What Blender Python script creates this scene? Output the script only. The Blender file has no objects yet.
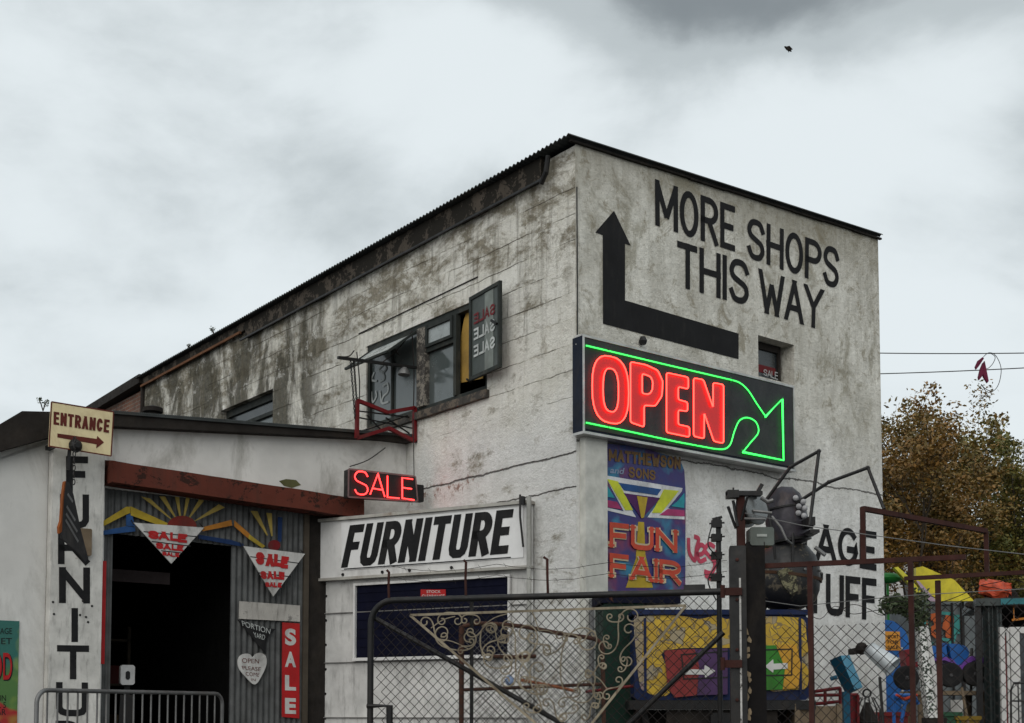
import bpy, math, random
from mathutils import Vector, Matrix, noise as mnoise
random.seed(7)
R = math.radians
sc = bpy.context.scene
COL = sc.collection
IW, IH, FPX, HZ, PITCH, EYE = 1024, 723, 1263.0, 712.0, R(3.5), 0.95
CYP = HZ - FPX * math.tan(PITCH)
CAM = Vector((0, 0, EYE))

def ray(px, py):
    x = (px - 512) / FPX; y = -(py - CYP) / FPX
    c, s = math.cos(PITCH), math.sin(PITCH)
    return Vector((x, c - s * y, s + c * y))
def wp(px, py, Y):
    d = ray(px, py)
    return CAM + d * (Y / d.y)

class Fr:
    """upright frame: local x to the right along the face, local y into it, z up"""
    def __init__(s, ox, oy, deg, oz=0.0):
        a = R(deg); s.deg = deg
        s.o = Vector((ox, oy, oz)); s.ex = Vector((math.cos(a), math.sin(a), 0)); s.ey = Vector((-math.sin(a), math.cos(a), 0))
        s.M = Matrix.Translation(s.o) @ Matrix.Rotation(a, 4, 'Z')
        s.I = s.M.inverted()
    def P(s, px, py, d=0.0):
        r = ray(px, py)
        k = (d - (CAM - s.o).dot(s.ey)) / r.dot(s.ey)
        p = s.I @ (CAM + r * k)
        return (p.x, p.z)
    def P3(s, px, py, d=0.0):
        u, v = s.P(px, py, d); return (u, d, v)
    def w(s, u, d, v): return s.M @ Vector((u, d, v))
def at(px, Y, deg=0.0):
    p = wp(px, 712, Y)
    return Fr(p.x, p.y, deg)

# ------------------------------------------------------------ mesh collector
class MB:
    def __init__(s): s.v = []; s.f = []; s.smooth = False
    def add(s, vs, fs):
        n = len(s.v); s.v += [tuple(q) for q in vs]; s.f += [tuple(i + n for i in f) for f in fs]; return s
    def box(s, x0, x1, y0, y1, z0, z1):
        if x0 > x1: x0, x1 = x1, x0
        if y0 > y1: y0, y1 = y1, y0
        if z0 > z1: z0, z1 = z1, z0
        return s.add([(x0,y0,z0),(x1,y0,z0),(x1,y1,z0),(x0,y1,z0),(x0,y0,z1),(x1,y0,z1),(x1,y1,z1),(x0,y1,z1)],
              [(0,3,2,1),(4,5,6,7),(0,1,5,4),(1,2,6,5),(2,3,7,6),(3,0,4,7)])
    def bev(s, x0, x1, y0, y1, z0, z1, b=0.01):
        # box with chamfered vertical-face outline
        pts = [(x0+b,z0),(x1-b,z0),(x1,z0+b),(x1,z1-b),(x1-b,z1),(x0+b,z1),(x0,z1-b),(x0,z0+b)]
        return s.prism(pts, y0, y1)
    def prism(s, pts, y0, y1, caps=True):
        """outline in (x,z), from depth y0 (front) to y1"""
        n = len(pts)
        a = sum(pts[i][0]*pts[(i+1)%n][1]-pts[(i+1)%n][0]*pts[i][1] for i in range(n))
        if a < 0: pts = pts[::-1]
        vs = [(p[0], y0, p[1]) for p in pts] + [(p[0], y1, p[1]) for p in pts]
        fs = [(i+n, (i+1)%n+n, (i+1)%n, i) for i in range(n)]
        fs = [f[::-1] for f in fs]
        if caps: fs += [tuple(range(n)), tuple(range(2*n-1, n-1, -1))]
        return s.add(vs, fs)
    def flat(s, pts, z0, z1):
        """outline in (x,y), from height z0 to z1"""
        n = len(pts)
        a = sum(pts[i][0]*pts[(i+1)%n][1]-pts[(i+1)%n][0]*pts[i][1] for i in range(n))
        if a < 0: pts = pts[::-1]
        vs = [(p[0], p[1], z0) for p in pts] + [(p[0], p[1], z1) for p in pts]
        fs = [(i, (i+1)%n, (i+1)%n+n, i+n) for i in range(n)] + [tuple(range(n-1,-1,-1)), tuple(range(n,2*n))]
        return s.add(vs, fs)
    def tube(s, path, r, n=8, closed=False, cap=True, r1=None):
        path = [Vector(p) for p in path]
        q = [path[0]]
        for p in path[1:]:
            if (p - q[-1]).length > 1e-5: q.append(p)
        path = q; m = len(path)
        if m < 2: return s
        up = None; rings = []
        for i, p in enumerate(path):
            if closed: t = path[(i+1)%m] - path[i-1]
            else: t = path[min(i+1, m-1)] - path[max(i-1, 0)]
            if t.length < 1e-9: t = Vector((0,0,1))
            t.normalize()
            if up is None:
                up = Vector((0,0,1)) if abs(t.z) < .9 else Vector((1,0,0))
            a = up - t * up.dot(t)
            if a.length < 1e-4: a = t.orthogonal()
            a.normalize(); up = a; b = t.cross(a)
            rr = r if r1 is None else r + (r1 - r) * i / (m - 1)
            # keep the tube width at a corner
            k = 1.0
            if 0 < i < m-1 or closed:
                d0 = (path[i] - path[i-1]).normalized(); d1 = (path[(i+1)%m] - path[i]).normalized()
                c = max(.5, math.sqrt(max(0, (1 + d0.dot(d1)) / 2))); k = 1 / c
            rings.append([p + a * (rr * k * math.cos(2*math.pi*j/n)) + b * (rr * k * math.sin(2*math.pi*j/n)) for j in range(n)])
        vs = [v for g in rings for v in g]; fs = []
        for i in range(m if closed else m-1):
            o = i*n; o2 = ((i+1)%m)*n
            for j in range(n): fs.append((o+j, o+(j+1)%n, o2+(j+1)%n, o2+j))
        if cap and not closed: fs += [tuple(range(n-1,-1,-1)), tuple(range((m-1)*n, m*n))]
        return s.add(vs, fs)
    def bar(s, a, b, w, h=None):
        """square bar between two points"""
        h = h or w
        a = Vector(a); b = Vector(b); t = (b-a).normalized()
        u = Vector((0,0,1)) if abs(t.z) < .9 else Vector((0,1,0))
        x = t.cross(u).normalized(); z = x.cross(t)
        vs = [p + x*(sx*w/2) + z*(sz*h/2) for p in (a, b) for sx, sz in ((-1,-1),(1,-1),(1,1),(-1,1))]
        return s.add(vs, [(3,2,1,0),(4,5,6,7),(0,1,5,4),(1,2,6,5),(2,3,7,6),(3,0,4,7)])
    def lathe(s, prof, c=(0,0,0), axis=(0,0,1), n=24, sx=1.0, sy=1.0):
        """prof = [(radius, height)]"""
        t = Vector(axis).normalized(); a = t.orthogonal().normalized(); b = t.cross(a); c = Vector(c)
        vs = []; fs = []
        for (r, h) in prof:
            for j in range(n):
                an = 2*math.pi*j/n
                vs.append(c + t*h + a*(r*sx*math.cos(an)) + b*(r*sy*math.sin(an)))
        for i in range(len(prof)-1):
            for j in range(n): fs.append((i*n+j, i*n+(j+1)%n, (i+1)*n+(j+1)%n, (i+1)*n+j))
        if prof[0][0] > 1e-4: fs.append(tuple(range(n-1,-1,-1)))
        if prof[-1][0] > 1e-4: fs.append(tuple(range((len(prof)-1)*n, len(prof)*n)))
        return s.add(vs, fs)
    def ball(s, c, r, n=12, sq=(1,1,1)):
        m = n//2; vs = []; fs = []
        for i in range(m+1):
            th = math.pi*i/m
            for j in range(n):
                ph = 2*math.pi*j/n
                vs.append((c[0]+r*sq[0]*math.sin(th)*math.cos(ph), c[1]+r*sq[1]*math.sin(th)*math.sin(ph), c[2]+r*sq[2]*math.cos(th)))
        for i in range(m):
            for j in range(n): fs.append((i*n+j, (i+1)*n+j, (i+1)*n+(j+1)%n, i*n+(j+1)%n))
        return s.add(vs, fs)
    def jitter(s, amt, sc_=3.0):
        s.v = [tuple(Vector(p) + mnoise.noise_vector(Vector(p)*sc_)*amt) for p in s.v]; return s

def ob(name, mb, mat, parent=None, fr=None, smooth=False, label=None):
    me = bpy.data.meshes.new(name); me.from_pydata(mb.v, [], mb.f); me.validate(); me.update()
    me.materials.append(mat)
    if smooth:
        for p in me.polygons: p.use_smooth = True
        try: me.set_sharp_from_angle(angle=R(40))
        except Exception: pass
    o = bpy.data.objects.new(name, me); COL.objects.link(o)
    M = fr.M.copy() if fr else Matrix.Identity(4)
    o['_w'] = 0; WM[o.name] = M
    if parent is not None:
        o.parent = parent; o.matrix_basis = WM[parent.name].inverted() @ M
    else: o.matrix_basis = M
    del o['_w']
    if label: o['label'] = label
    return o
WM = {}
def thing(name, label, cat, group=None):
    o = bpy.data.objects.new(name, None); COL.objects.link(o); o.empty_display_size = .2
    WM[o.name] = Matrix.Identity(4)
    return tag(o, label, cat, group)
def tag(o, label, cat, group=None):
    o['label'] = label; o['category'] = cat
    if group: o['group'] = group
    return o
def kids(o): return [c for c in COL.objects if c.parent == o]
def dup(root, M, label=None):
    """copy of a thing and its parts; M is applied in world space"""
    r = root.copy(); COL.objects.link(r); WM[r.name] = M @ WM[root.name]; r.matrix_basis = WM[r.name]
    if label: r['label'] = label
    for ch in kids(root):
        c = ch.copy(); COL.objects.link(c); c.parent = r; WM[c.name] = M @ WM[ch.name]; c.matrix_basis = ch.matrix_basis.copy()
        for g in kids(ch):
            d = g.copy(); COL.objects.link(d); d.parent = c; WM[d.name] = M @ WM[g.name]; d.matrix_basis = g.matrix_basis.copy()
    return r
def rebase():
    """every thing's origin goes to the middle of its base"""
    ch = {}
    for o in COL.objects:
        if o.parent: ch.setdefault(o.parent.name, []).append(o)
    for o in list(COL.objects):
        if o.parent or o.type not in ('EMPTY', 'MESH') or o.get('kind') == 'structure': continue
        pts = []
        def rec(q):
            if q.type == 'MESH': pts.extend(WM[q.name] @ v.co for v in q.data.vertices)
            for c in ch.get(q.name, []): rec(c)
        rec(o)
        if not pts: continue
        c = Vector(((min(p.x for p in pts)+max(p.x for p in pts))/2, (min(p.y for p in pts)+max(p.y for p in pts))/2, min(p.z for p in pts)))
        M = WM[o.name].copy(); N = M.copy(); N.translation = c
        D = N.inverted() @ M
        if o.type == 'MESH':
            if o.data.users == 1: o.data.transform(D)
            else: continue
        o.matrix_basis = N
        for q in ch.get(o.name, []): q.matrix_basis = D @ q.matrix_basis

# ------------------------------------------------------------ materials
class NT:
    def __init__(s, name):
        s.m = bpy.data.materials.new(name); s.m.use_nodes = True; s.t = s.m.node_tree
        s.b = s.t.nodes['Principled BSDF']; s._c = None
    def n(s, ty, **kw):
        q = s.t.nodes.new(ty)
        for k, v in kw.items():
            if k.startswith('i_'): q.inputs[k[2:].replace('_', ' ')].default_value = v
            else: setattr(q, k, v)
        return q
    def l(s, a, b): s.t.links.new(a, b)
    @property
    def co(s):
        if s._c is None: s._c = s.n('ShaderNodeTexCoord').outputs['Object']
        return s._c
    def mapv(s, scale=(1,1,1), loc=(0,0,0)):
        m = s.n('ShaderNodeMapping'); m.inputs['Scale'].default_value = scale; m.inputs['Location'].default_value = loc
        s.l(s.co, m.inputs['Vector']); return m.outputs[0]
    def noise(s, scale, detail=6, rough=.6, vec=None, dist=0.0):
        q = s.n('ShaderNodeTexNoise'); q.inputs['Scale'].default_value = scale; q.inputs['Detail'].default_value = detail
        q.inputs['Roughness'].default_value = rough; q.inputs['Distortion'].default_value = dist
        s.l(vec if vec is not None else s.co, q.inputs['Vector']); return q.outputs['Fac']
    def ramp(s, fac, a, b, c0=0.0, c1=1.0):
        q = s.n('ShaderNodeMapRange'); q.clamp = True
        q.inputs['From Min'].default_value = a; q.inputs['From Max'].default_value = b
        q.inputs['To Min'].default_value = c0; q.inputs['To Max'].default_value = c1
        s.l(fac, q.inputs['Value']); return q.outputs[0]
    def math(s, op, a, b=None):
        q = s.n('ShaderNodeMath', operation=op)
        for i, x in enumerate((a, b)):
            if x is None: continue
            if isinstance(x, (int, float)): q.inputs[i].default_value = x
            else: s.l(x, q.inputs[i])
        return q.outputs[0]
    def mix(s, fac, a, b, mode='MIX'):
        q = s.n('ShaderNodeMix', data_type='RGBA', blend_type=mode)
        for i, x in ((0, fac), (6, a), (7, b)):
            if isinstance(x, (int, float)): q.inputs[i].default_value = x
            elif isinstance(x, tuple): q.inputs[i].default_value = (*x[:3], 1)
            else: s.l(x, q.inputs[i])
        return q.outputs[2]
    def col(s, c):
        if isinstance(c, tuple): s.b.inputs['Base Color'].default_value = (*c[:3], 1)
        else: s.l(c, s.b.inputs['Base Color'])
    def bump(s, h, strength=.3, dist=.01):
        q = s.n('ShaderNodeBump'); q.inputs['Strength'].default_value = strength; q.inputs['Distance'].default_value = dist
        s.l(h, q.inputs['Height']); s.l(q.outputs[0], s.b.inputs['Normal'])
    def rough(s, r):
        if isinstance(r, (int, float)): s.b.inputs['Roughness'].default_value = r
        else: s.l(r, s.b.inputs['Roughness'])

MC = {}
def mat(name, base, rough=.65, metal=0.0, var=.25, scale=4.0, dirt=(.05,.04,.03), dirty=.35, ds=2.5, bump=.25, spec=None, fine=40):
    """painted or bare surface with mottling, blotches of dirt and a fine bump"""
    if name in MC: return MC[name]
    n = NT(name)
    if spec is None: spec = min(.35, .06+max(base)*.6) if not metal else .4
    a = n.noise(scale, 6)
    lo = tuple(c*(1-var) for c in base); hi = tuple(min(1, c*(1+var)) for c in base)
    c = n.mix(n.ramp(a, .3, .7), lo, hi)
    g = n.noise(ds, 9, .72, n.mapv((1,1,.45), (3.1,7.7,1.3)), .6)
    m = n.ramp(g, .5, .72, 0, dirty)
    c = n.mix(m, c, dirt)
    n.col(c); n.b.inputs['Metallic'].default_value = metal; n.b.inputs['Specular IOR Level'].default_value = spec
    n.rough(n.ramp(n.noise(scale*3, 5), .3, .7, max(.05, rough-.15), min(1, rough+.15)))
    n.bump(n.noise(fine, 4), bump, .004)
    MC[name] = n.m; return n.m
def emis(name, base, strength, e=None):
    n = NT(name); n.col(base); n.b.inputs['Emission Color'].default_value = (*(e or base), 1); n.b.inputs['Emission Strength'].default_value = strength
    n.rough(.3); MC[name] = n.m; return n.m
def chipped(name, top, under, thr=.58, scale=6.0, rough=.6, metal=0.0, dark=(.03,.025,.02)):
    """old paint chipped through to what lies under it"""
    n = NT(name)
    a = n.noise(scale, 10, .75, None, .4); f = n.noise(scale*6, 6, .7)
    s = n.math('ADD', n.math('MULTIPLY', a, .75), n.math('MULTIPLY', f, .25))
    m = n.ramp(s, thr, thr+.02)
    c = n.mix(n.ramp(n.noise(scale*.6, 5), .3, .7), tuple(x*.75 for x in top), tuple(min(1,x*1.15) for x in top))
    c = n.mix(n.ramp(n.noise(scale*1.7, 8, .7, n.mapv((1.5,1.5,.3))), .52, .75, 0, .55), c, dark)
    c = n.mix(m, c, under); n.col(c)
    n.rough(n.mix(m, (rough,)*3, (.9,)*3)); n.b.inputs['Specular IOR Level'].default_value = .15; n.b.inputs['Metallic'].default_value = metal
    n.bump(n.math('ADD', n.math('MULTIPLY', m, -1.0), n.noise(60, 3)), .35, .004)
    return n.m

def wall_render():
    n = NT('weathered_cement_render'); co = n.co
    sep = n.n('ShaderNodeSeparateXYZ'); n.l(co, sep.inputs[0]); z = sep.outputs['Z']
    big = n.noise(.7, 8, .66); mid = n.noise(2.6, 9, .72, n.mapv((1,1,.6))); fine = n.noise(16, 8, .75)
    base = n.mix(n.ramp(mid, .34, .66), (.50,.485,.43), (.80,.785,.72))
    zz = n.math('ADD', z, n.math('MULTIPLY', n.noise(1.1, 6, .65), 1.2))
    low = n.ramp(zz, 4.2, 5.6, .88, 0)
    base = n.mix(low, base, n.mix(n.ramp(mid, .32, .66), (.60,.60,.585), (.84,.835,.82)))
    upm = n.ramp(zz, 4.2, 6.0, .25, 1)
    base = n.mix(n.math('MULTIPLY', n.ramp(big, .44, .64, 0, .5), upm), base, (.31,.295,.245))
    bl = n.noise(1.7, 10, .74, n.mapv((1,1,.75),(5,2,9)), .8)
    base = n.mix(n.math('MULTIPLY', n.ramp(bl, .52, .62, 0, .6), upm), base, (.22,.20,.14))
    st = n.noise(7, 9, .72, n.mapv((1,1,.10)))
    base = n.mix(n.math('MULTIPLY', n.ramp(st, .46, .70), n.ramp(z, 4.0, 7.4, .1, .5)), base, (.20,.18,.135))
    edge = n.math('MULTIPLY', n.ramp(n.math('ADD', z, n.math('MULTIPLY', n.noise(1.5, 8, .7), 1.2)), 7.4, 8.2), .5)
    base = n.mix(edge, base, (.20,.175,.12))
    base = n.mix(n.ramp(fine, .53, .70, 0, .55), base, (.20,.185,.15))
    sp = n.noise(9, 10, .8, n.mapv((1,1,1),(2,8,1)))
    base = n.mix(n.ramp(sp, .62, .66, 0, .75), base, (.15,.135,.11))
    pt = n.noise(4.2, 11, .8, n.mapv((1,1,.8),(4,4,4)), .6)
    base = n.mix(n.math('MULTIPLY', n.ramp(pt, .53, .61, 0, .72), upm), base, (.24,.21,.15))
    lt = n.noise(4.5, 10, .8, n.mapv((1,1,1),(7,3,2)))
    base = n.mix(n.ramp(lt, .6, .64, 0, .4), base, (.74,.73,.68))
    wob = n.math('MULTIPLY', n.math('SUBTRACT', n.noise(1.6, 6, .7), .5), .22)
    j = n.math('ABSOLUTE', n.math('ADD', n.math('SUBTRACT', z, 3.97), wob))
    crack = n.ramp(j, .004, .014, 1, 0)
    base = n.mix(n.math('MULTIPLY', crack, .85), base, (.05,.045,.04))
    n.col(base); n.rough(.9); n.b.inputs['Specular IOR Level'].default_value = .2
    h = n.math('ADD', n.math('MULTIPLY', n.noise(2.6, 10, .7), 1.8), n.math('MULTIPLY', n.noise(22, 7, .75), .5))
    h = n.math('SUBTRACT', h, n.math('MULTIPLY', crack, .5)); n.bump(h, .8, .04)
    return n.m

def wall_block():
    n = NT('stained_painted_blockwork'); co = n.co
    sep = n.n('ShaderNodeSeparateXYZ'); n.l(co, sep.inputs[0]); x, z = sep.outputs['X'], sep.outputs['Z']
    comb = n.n('ShaderNodeCombineXYZ')
    n.l(n.math('ADD', x, n.math('MULTIPLY', n.math('SUBTRACT', n.noise(1.7, 5), .5), .12)), comb.inputs[0])
    wz = n.math('ADD', z, n.math('MULTIPLY', n.math('SUBTRACT', n.noise(1.3, 6, .65), .5), .10)); n.l(wz, comb.inputs[1])
    br = n.n('ShaderNodeTexBrick'); br.inputs['Scale'].default_value = 1; br.inputs['Brick Width'].default_value = .62
    br.inputs['Row Height'].default_value = .30; br.inputs['Mortar Size'].default_value = .008; br.inputs['Mortar Smooth'].default_value = .6
    br.inputs['Color1'].default_value = (.40,.40,.40,1); br.inputs['Color2'].default_value = (.62,.62,.62,1)
    n.l(comb.outputs[0], br.inputs['Vector'])
    # long course lines, broken up
    row = n.math('ABSOLUTE', n.math('SUBTRACT', n.math('FRACT', n.math('DIVIDE', wz, .30)), .5))
    rowl = n.ramp(row, .478, .497, 0, 1)
    visr = n.ramp(n.noise(1.1, 7, .7, n.mapv((1,1,2.4),(3,3,3))), .46, .56)
    visb = n.math('MULTIPLY', n.ramp(n.noise(.8, 6, .65, n.mapv((1,1,1.5),(8,8,8))), .52, .6), .55)
    up = n.ramp(n.math('ADD', z, n.math('MULTIPLY', n.noise(1.1, 6), .8)), 4.7, 5.3)
    jo = n.math('MULTIPLY', n.math('MAXIMUM', n.math('MULTIPLY', rowl, visr), n.math('MULTIPLY', br.outputs['Fac'], visb)), up)
    mid = n.noise(2.2, 10, .74, n.mapv((1,1,.8))); fine = n.noise(12, 9, .78)
    base = n.mix(n.ramp(mid, .3, .7), (.64,.62,.55), (.90,.885,.83))
    base = n.mix(n.math('MULTIPLY', up, .28), base, n.mix(1.0, base, br.outputs['Color'], 'OVERLAY'))
    low = n.ramp(n.math('ADD', z, n.math('MULTIPLY', n.noise(1.4, 7, .65), 1.5)), 4.8, 5.5, .85, 0)
    base = n.mix(low, base, n.mix(n.ramp(mid, .3, .7), (.62,.62,.605), (.82,.82,.81)))
    # weathered brown-grey patches in bands under the eave
    rown = n.noise(1.0, 2, .5, n.mapv((.35,1,3.33),(1,1,.2)))
    e = n.math('ADD', n.noise(1.5, 12, .78, n.mapv((1,1,1.9),(2,1,6)), .35), n.ramp(z, 5.2, 7.0, -.05, .075))
    e = n.math('ADD', e, n.math('MULTIPLY', n.math('SUBTRACT', rown, .5), .28))
    wcol = n.mix(n.ramp(fine, .32, .68), (.085,.068,.04), (.36,.325,.245))
    base = n.mix(n.ramp(e, .51, .62, 0, .9), base, wcol)
    e2 = n.noise(3.6, 12, .82, n.mapv((1,1,1.3),(6,2,2)), .5)
    base = n.mix(n.math('MULTIPLY', n.ramp(e2, .54, .62, 0, .6), up), base, n.mix(n.ramp(fine, .35, .65), (.17,.13,.08), (.46,.42,.34)))
    far = n.ramp(n.math('ADD', x, n.noise(.8, 4)), -3.9, -5.8)
    g = n.noise(1.0, 10, .74, n.mapv((1.2,1,.5),(4,0,2)), .4)
    gm = n.math('MULTIPLY', n.math('MULTIPLY', n.ramp(g, .40, .53), far), n.ramp(z, 4.4, 5.4))
    base = n.mix(n.math('MULTIPLY', gm, .92), base, n.mix(n.ramp(fine, .35, .65), (.022,.021,.015), (.12,.11,.08)))
    st = n.noise(6.0, 10, .75, n.mapv((1,1,.09),(8,3,1)))
    base = n.mix(n.math('MULTIPLY', n.ramp(st, .5, .68), n.ramp(z, 4.2, 6.5, .1, .85)), base, (.13,.11,.075))
    base = n.mix(n.ramp(fine, .56, .72, 0, .5), base, (.20,.18,.14))
    lt = n.noise(3.2, 11, .8, n.mapv((1,1,1.2),(1,6,2)), .3)
    base = n.mix(n.math('MULTIPLY', n.ramp(lt, .58, .62, 0, .5), up), base, (.80,.79,.75))
    base = n.mix(n.math('MULTIPLY', jo, .9), base, (.11,.095,.07))
    wob = n.math('MULTIPLY', n.math('SUBTRACT', n.noise(1.9, 7, .72), .5), .12)
    def crackz(zc, w): return n.ramp(n.math('ABSOLUTE', n.math('ADD', n.math('SUBTRACT', z, zc), wob)), .003, w, 1, 0)
    jj = n.math('MAXIMUM', crackz(3.86, .016), crackz(3.47, .012))
    rust = n.ramp(n.math('ABSOLUTE', n.math('SUBTRACT', z, 3.80)), .02, .2, 1, 0)
    rust = n.math('MULTIPLY', rust, n.math('MULTIPLY', n.ramp(n.noise(7, 8, .8), .52, .58), n.ramp(x, -1.7, -2.0)))
    base = n.mix(n.math('MULTIPLY', rust, .85), base, (.20,.07,.03))
    base = n.mix(n.math('MULTIPLY', jj, .85), base, (.06,.05,.045))
    n.col(base); n.rough(.92); n.b.inputs['Specular IOR Level'].default_value = .2
    h = n.math('ADD', n.math('MULTIPLY', n.noise(2.6, 10, .75), 1.6), n.math('MULTIPLY', n.noise(18, 8, .78), .8))
    h = n.math('SUBTRACT', h, n.math('MULTIPLY', n.math('MAXIMUM', jj, jo), 1.1)); n.bump(h, .9, .045)
    return n.m

def brick_mat():
    n = NT('old_red_brick'); sep = n.n('ShaderNodeSeparateXYZ'); n.l(n.co, sep.inputs[0])
    comb = n.n('ShaderNodeCombineXYZ'); n.l(sep.outputs['X'], comb.inputs[0]); n.l(sep.outputs['Z'], comb.inputs[1])
    br = n.n('ShaderNodeTexBrick'); br.inputs['Scale'].default_value = 1; br.inputs['Brick Width'].default_value = .225
    br.inputs['Row Height'].default_value = .075; br.inputs['Mortar Size'].default_value = .008
    br.inputs['Color1'].default_value = (.14,.05,.03,1); br.inputs['Color2'].default_value = (.22,.10,.06,1); br.inputs['Mortar'].default_value = (.2,.18,.15,1)
    n.l(comb.outputs[0], br.inputs['Vector'])
    c = n.mix(n.ramp(n.noise(4, 8, .7), .4, .7, 0, .75), br.outputs['Color'], (.04,.035,.03)); n.col(c); n.rough(.9)
    n.bump(n.math('SUBTRACT', n.noise(30, 5), br.outputs['Fac']), .5, .01); return n.m

def glass_mat(name='dark_window_glass', base=(.02,.025,.028), rough=.08, spec=.6):
    n = NT(name)
    g = n.noise(2.5, 7, .7); n.col(n.mix(n.ramp(g, .45, .75, 0, .5), base, (.09,.095,.09)))
    n.rough(n.ramp(n.noise(4, 6, .7), .35, .7, rough, rough+.3)); n.b.inputs['Specular IOR Level'].default_value = spec
    n.bump(n.noise(1.6, 2), .12, .02); return n.m

# ------------------------------------------------------------ lettering
def cat(pts, k=6, closed=False):
    out = []; m = len(pts)
    for i in range(m if closed else m-1):
        if closed: p = [pts[(i+j) % m] for j in (-1, 0, 1, 2)]
        else: p = [pts[max(i-1,0)], pts[i], pts[i+1], pts[min(i+2, m-1)]]
        for a in range(k):
            t = a / k
            out.append(tuple(.5*((2*p[1][c]) + (-p[0][c]+p[2][c])*t + (2*p[0][c]-5*p[1][c]+4*p[2][c]-p[3][c])*t*t + (-p[0][c]+3*p[1][c]-3*p[2][c]+p[3][c])*t**3) for c in range(len(pts[0]))))
    if not closed: out.append(tuple(pts[-1]))
    return out
def ell(cx, cy, rx, ry, a0, a1, n=20):
    return [(cx+rx*math.cos(R(a0+(a1-a0)*i/n)), cy+ry*math.sin(R(a0+(a1-a0)*i/n))) for i in range(n+1)]
Sx = cat([(.97,.80),(.80,.96),(.5,1),(.2,.95),(.03,.77),(.14,.60),(.5,.5),(.86,.40),(.97,.22),(.8,.05),(.5,0),(.2,.04),(.03,.2)], 5)
GL = {
 'A': [[(0,0),(.5,1),(1,0)], [(.2,.3),(.8,.3)]],
 'C': [ell(.5,.5,.5,.5,40,320)], 'D': [[(0,0),(0,1)] + ell(.35,.5,.65,.5,90,-90)[0:] + [(0,0)]],
 'E': [[(1,1),(0,1),(0,0),(1,0)], [(0,.52),(.85,.52)]], 'F': [[(1,1),(0,1),(0,0)], [(0,.5),(.82,.5)]],
 'G': [ell(.5,.5,.5,.5,45,355,24)+[(1,.42),(.55,.42)]], 'H': [[(0,0),(0,1)], [(1,0),(1,1)], [(0,.5),(1,.5)]],
 'I': [[(.5,0),(.5,1)]], 'K': [[(0,0),(0,1)], [(1,1),(0,.4)], [(.3,.58),(1,0)]], 'L': [[(0,1),(0,0),(1,0)]],
 'M': [[(0,0),(0,1),(.5,.2),(1,1),(1,0)]], 'N': [[(0,0),(0,1),(1,0),(1,1)]], 'O': [ell(.5,.5,.5,.5,0,360,28)],
 'P': [[(0,0),(0,1)] + ell(.5,.74,.5,.26,90,-90,12) + [(0,.48)]],
 'R': [[(0,0),(0,1)] + ell(.5,.74,.5,.26,90,-90,12) + [(0,.48)], [(.5,.48),(1,0)]],
 'S': [Sx], 'T': [[(0,1),(1,1)], [(.5,1),(.5,0)]], 'U': [[(0,1),(0,.18),(.1,.05),(.28,0),(.72,0),(.9,.05),(1,.18),(1,1)]],
 'V': [[(0,1),(.5,0),(1,1)]], 'W': [[(0,1),(.26,0),(.5,.75),(.74,0),(1,1)]], 'Y': [[(0,1),(.5,.5),(1,1)], [(.5,.5),(.5,0)]],
}
def strip(mb, path, t, put, cap=.5):
    """a ribbon of width t along a 2-D path; put maps 2-D -> 3-D"""
    closed = (abs(path[0][0]-path[-1][0]) < 1e-6 and abs(path[0][1]-path[-1][1]) < 1e-6 and len(path) > 3)
    p = [Vector(q) for q in path]
    if closed: p = p[:-1]
    m = len(p); L = []; Rr = []
    for i in range(m):
        a = (p[i]-p[i-1]) if (i > 0 or closed) else (p[1]-p[0])
        b = (p[(i+1) % m]-p[i]) if (i < m-1 or closed) else (p[-1]-p[-2])
        a = a.normalized(); b = b.normalized()
        na = Vector((-a.y, a.x)); nb = Vector((-b.y, b.x)); n = na+nb
        if n.length < 1e-6: n = na
        n.normalize(); k = 1/max(.42, n.dot(na)); q = p[i].copy()
        if not closed and i == 0: q = q - a*(t*cap)
        if not closed and i == m-1: q = q + b*(t*cap)
        L.append(q + n*(k*t/2)); Rr.append(q - n*(k*t/2))
    vs = [put(q.x, q.y) for q in L] + [put(q.x, q.y) for q in Rr]
    fs = [(i, (i+1) % m, (i+1) % m + m, i+m)[::-1] for i in range(m if closed else m-1)]
    mb.add(vs, fs)
def clipy(poly, lo, hi):
    for s, lim in ((1, lo), (-1, -hi)):
        out = []
        for i in range(len(poly)):
            a, b = poly[i-1], poly[i]; ina, inb = s*a[1] >= lim, s*b[1] >= lim
            if ina != inb:
                t = (s*lim-a[1])/(b[1]-a[1]); out.append((a[0]+(b[0]-a[0])*t, s*lim))
            if inb: out.append(b)
        poly = out
        if len(poly) < 3: return []
    return poly
def clipx(poly, lo, hi): return [(b, a) for a, b in clipy([(b, a) for a, b in poly], lo, hi)]
def seg(mb, a, b, t, H, put, xr=None):
    a = Vector(a); b = Vector(b); d = (b-a).normalized(); n = Vector((-d.y, d.x))
    e = t*1.2 if abs(d.y) > .3 else t*.0
    ea = e if (a.y < t or a.y > H-t) else 0; eb = e if (b.y < t or b.y > H-t) else 0
    a = a-d*ea; b = b+d*eb
    P = clipy([tuple(a-n*t/2), tuple(b-n*t/2), tuple(b+n*t/2), tuple(a+n*t/2)], 0, H)
    if xr and len(P) > 2: P = clipx(P, *xr)
    if len(P) < 3: return
    ar = sum(P[i-1][0]*P[i][1]-P[i][0]*P[i-1][1] for i in range(len(P)))
    if ar < 0: P = P[::-1]
    mb.add([put(*q) for q in P], [tuple(range(len(P)))])
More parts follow.
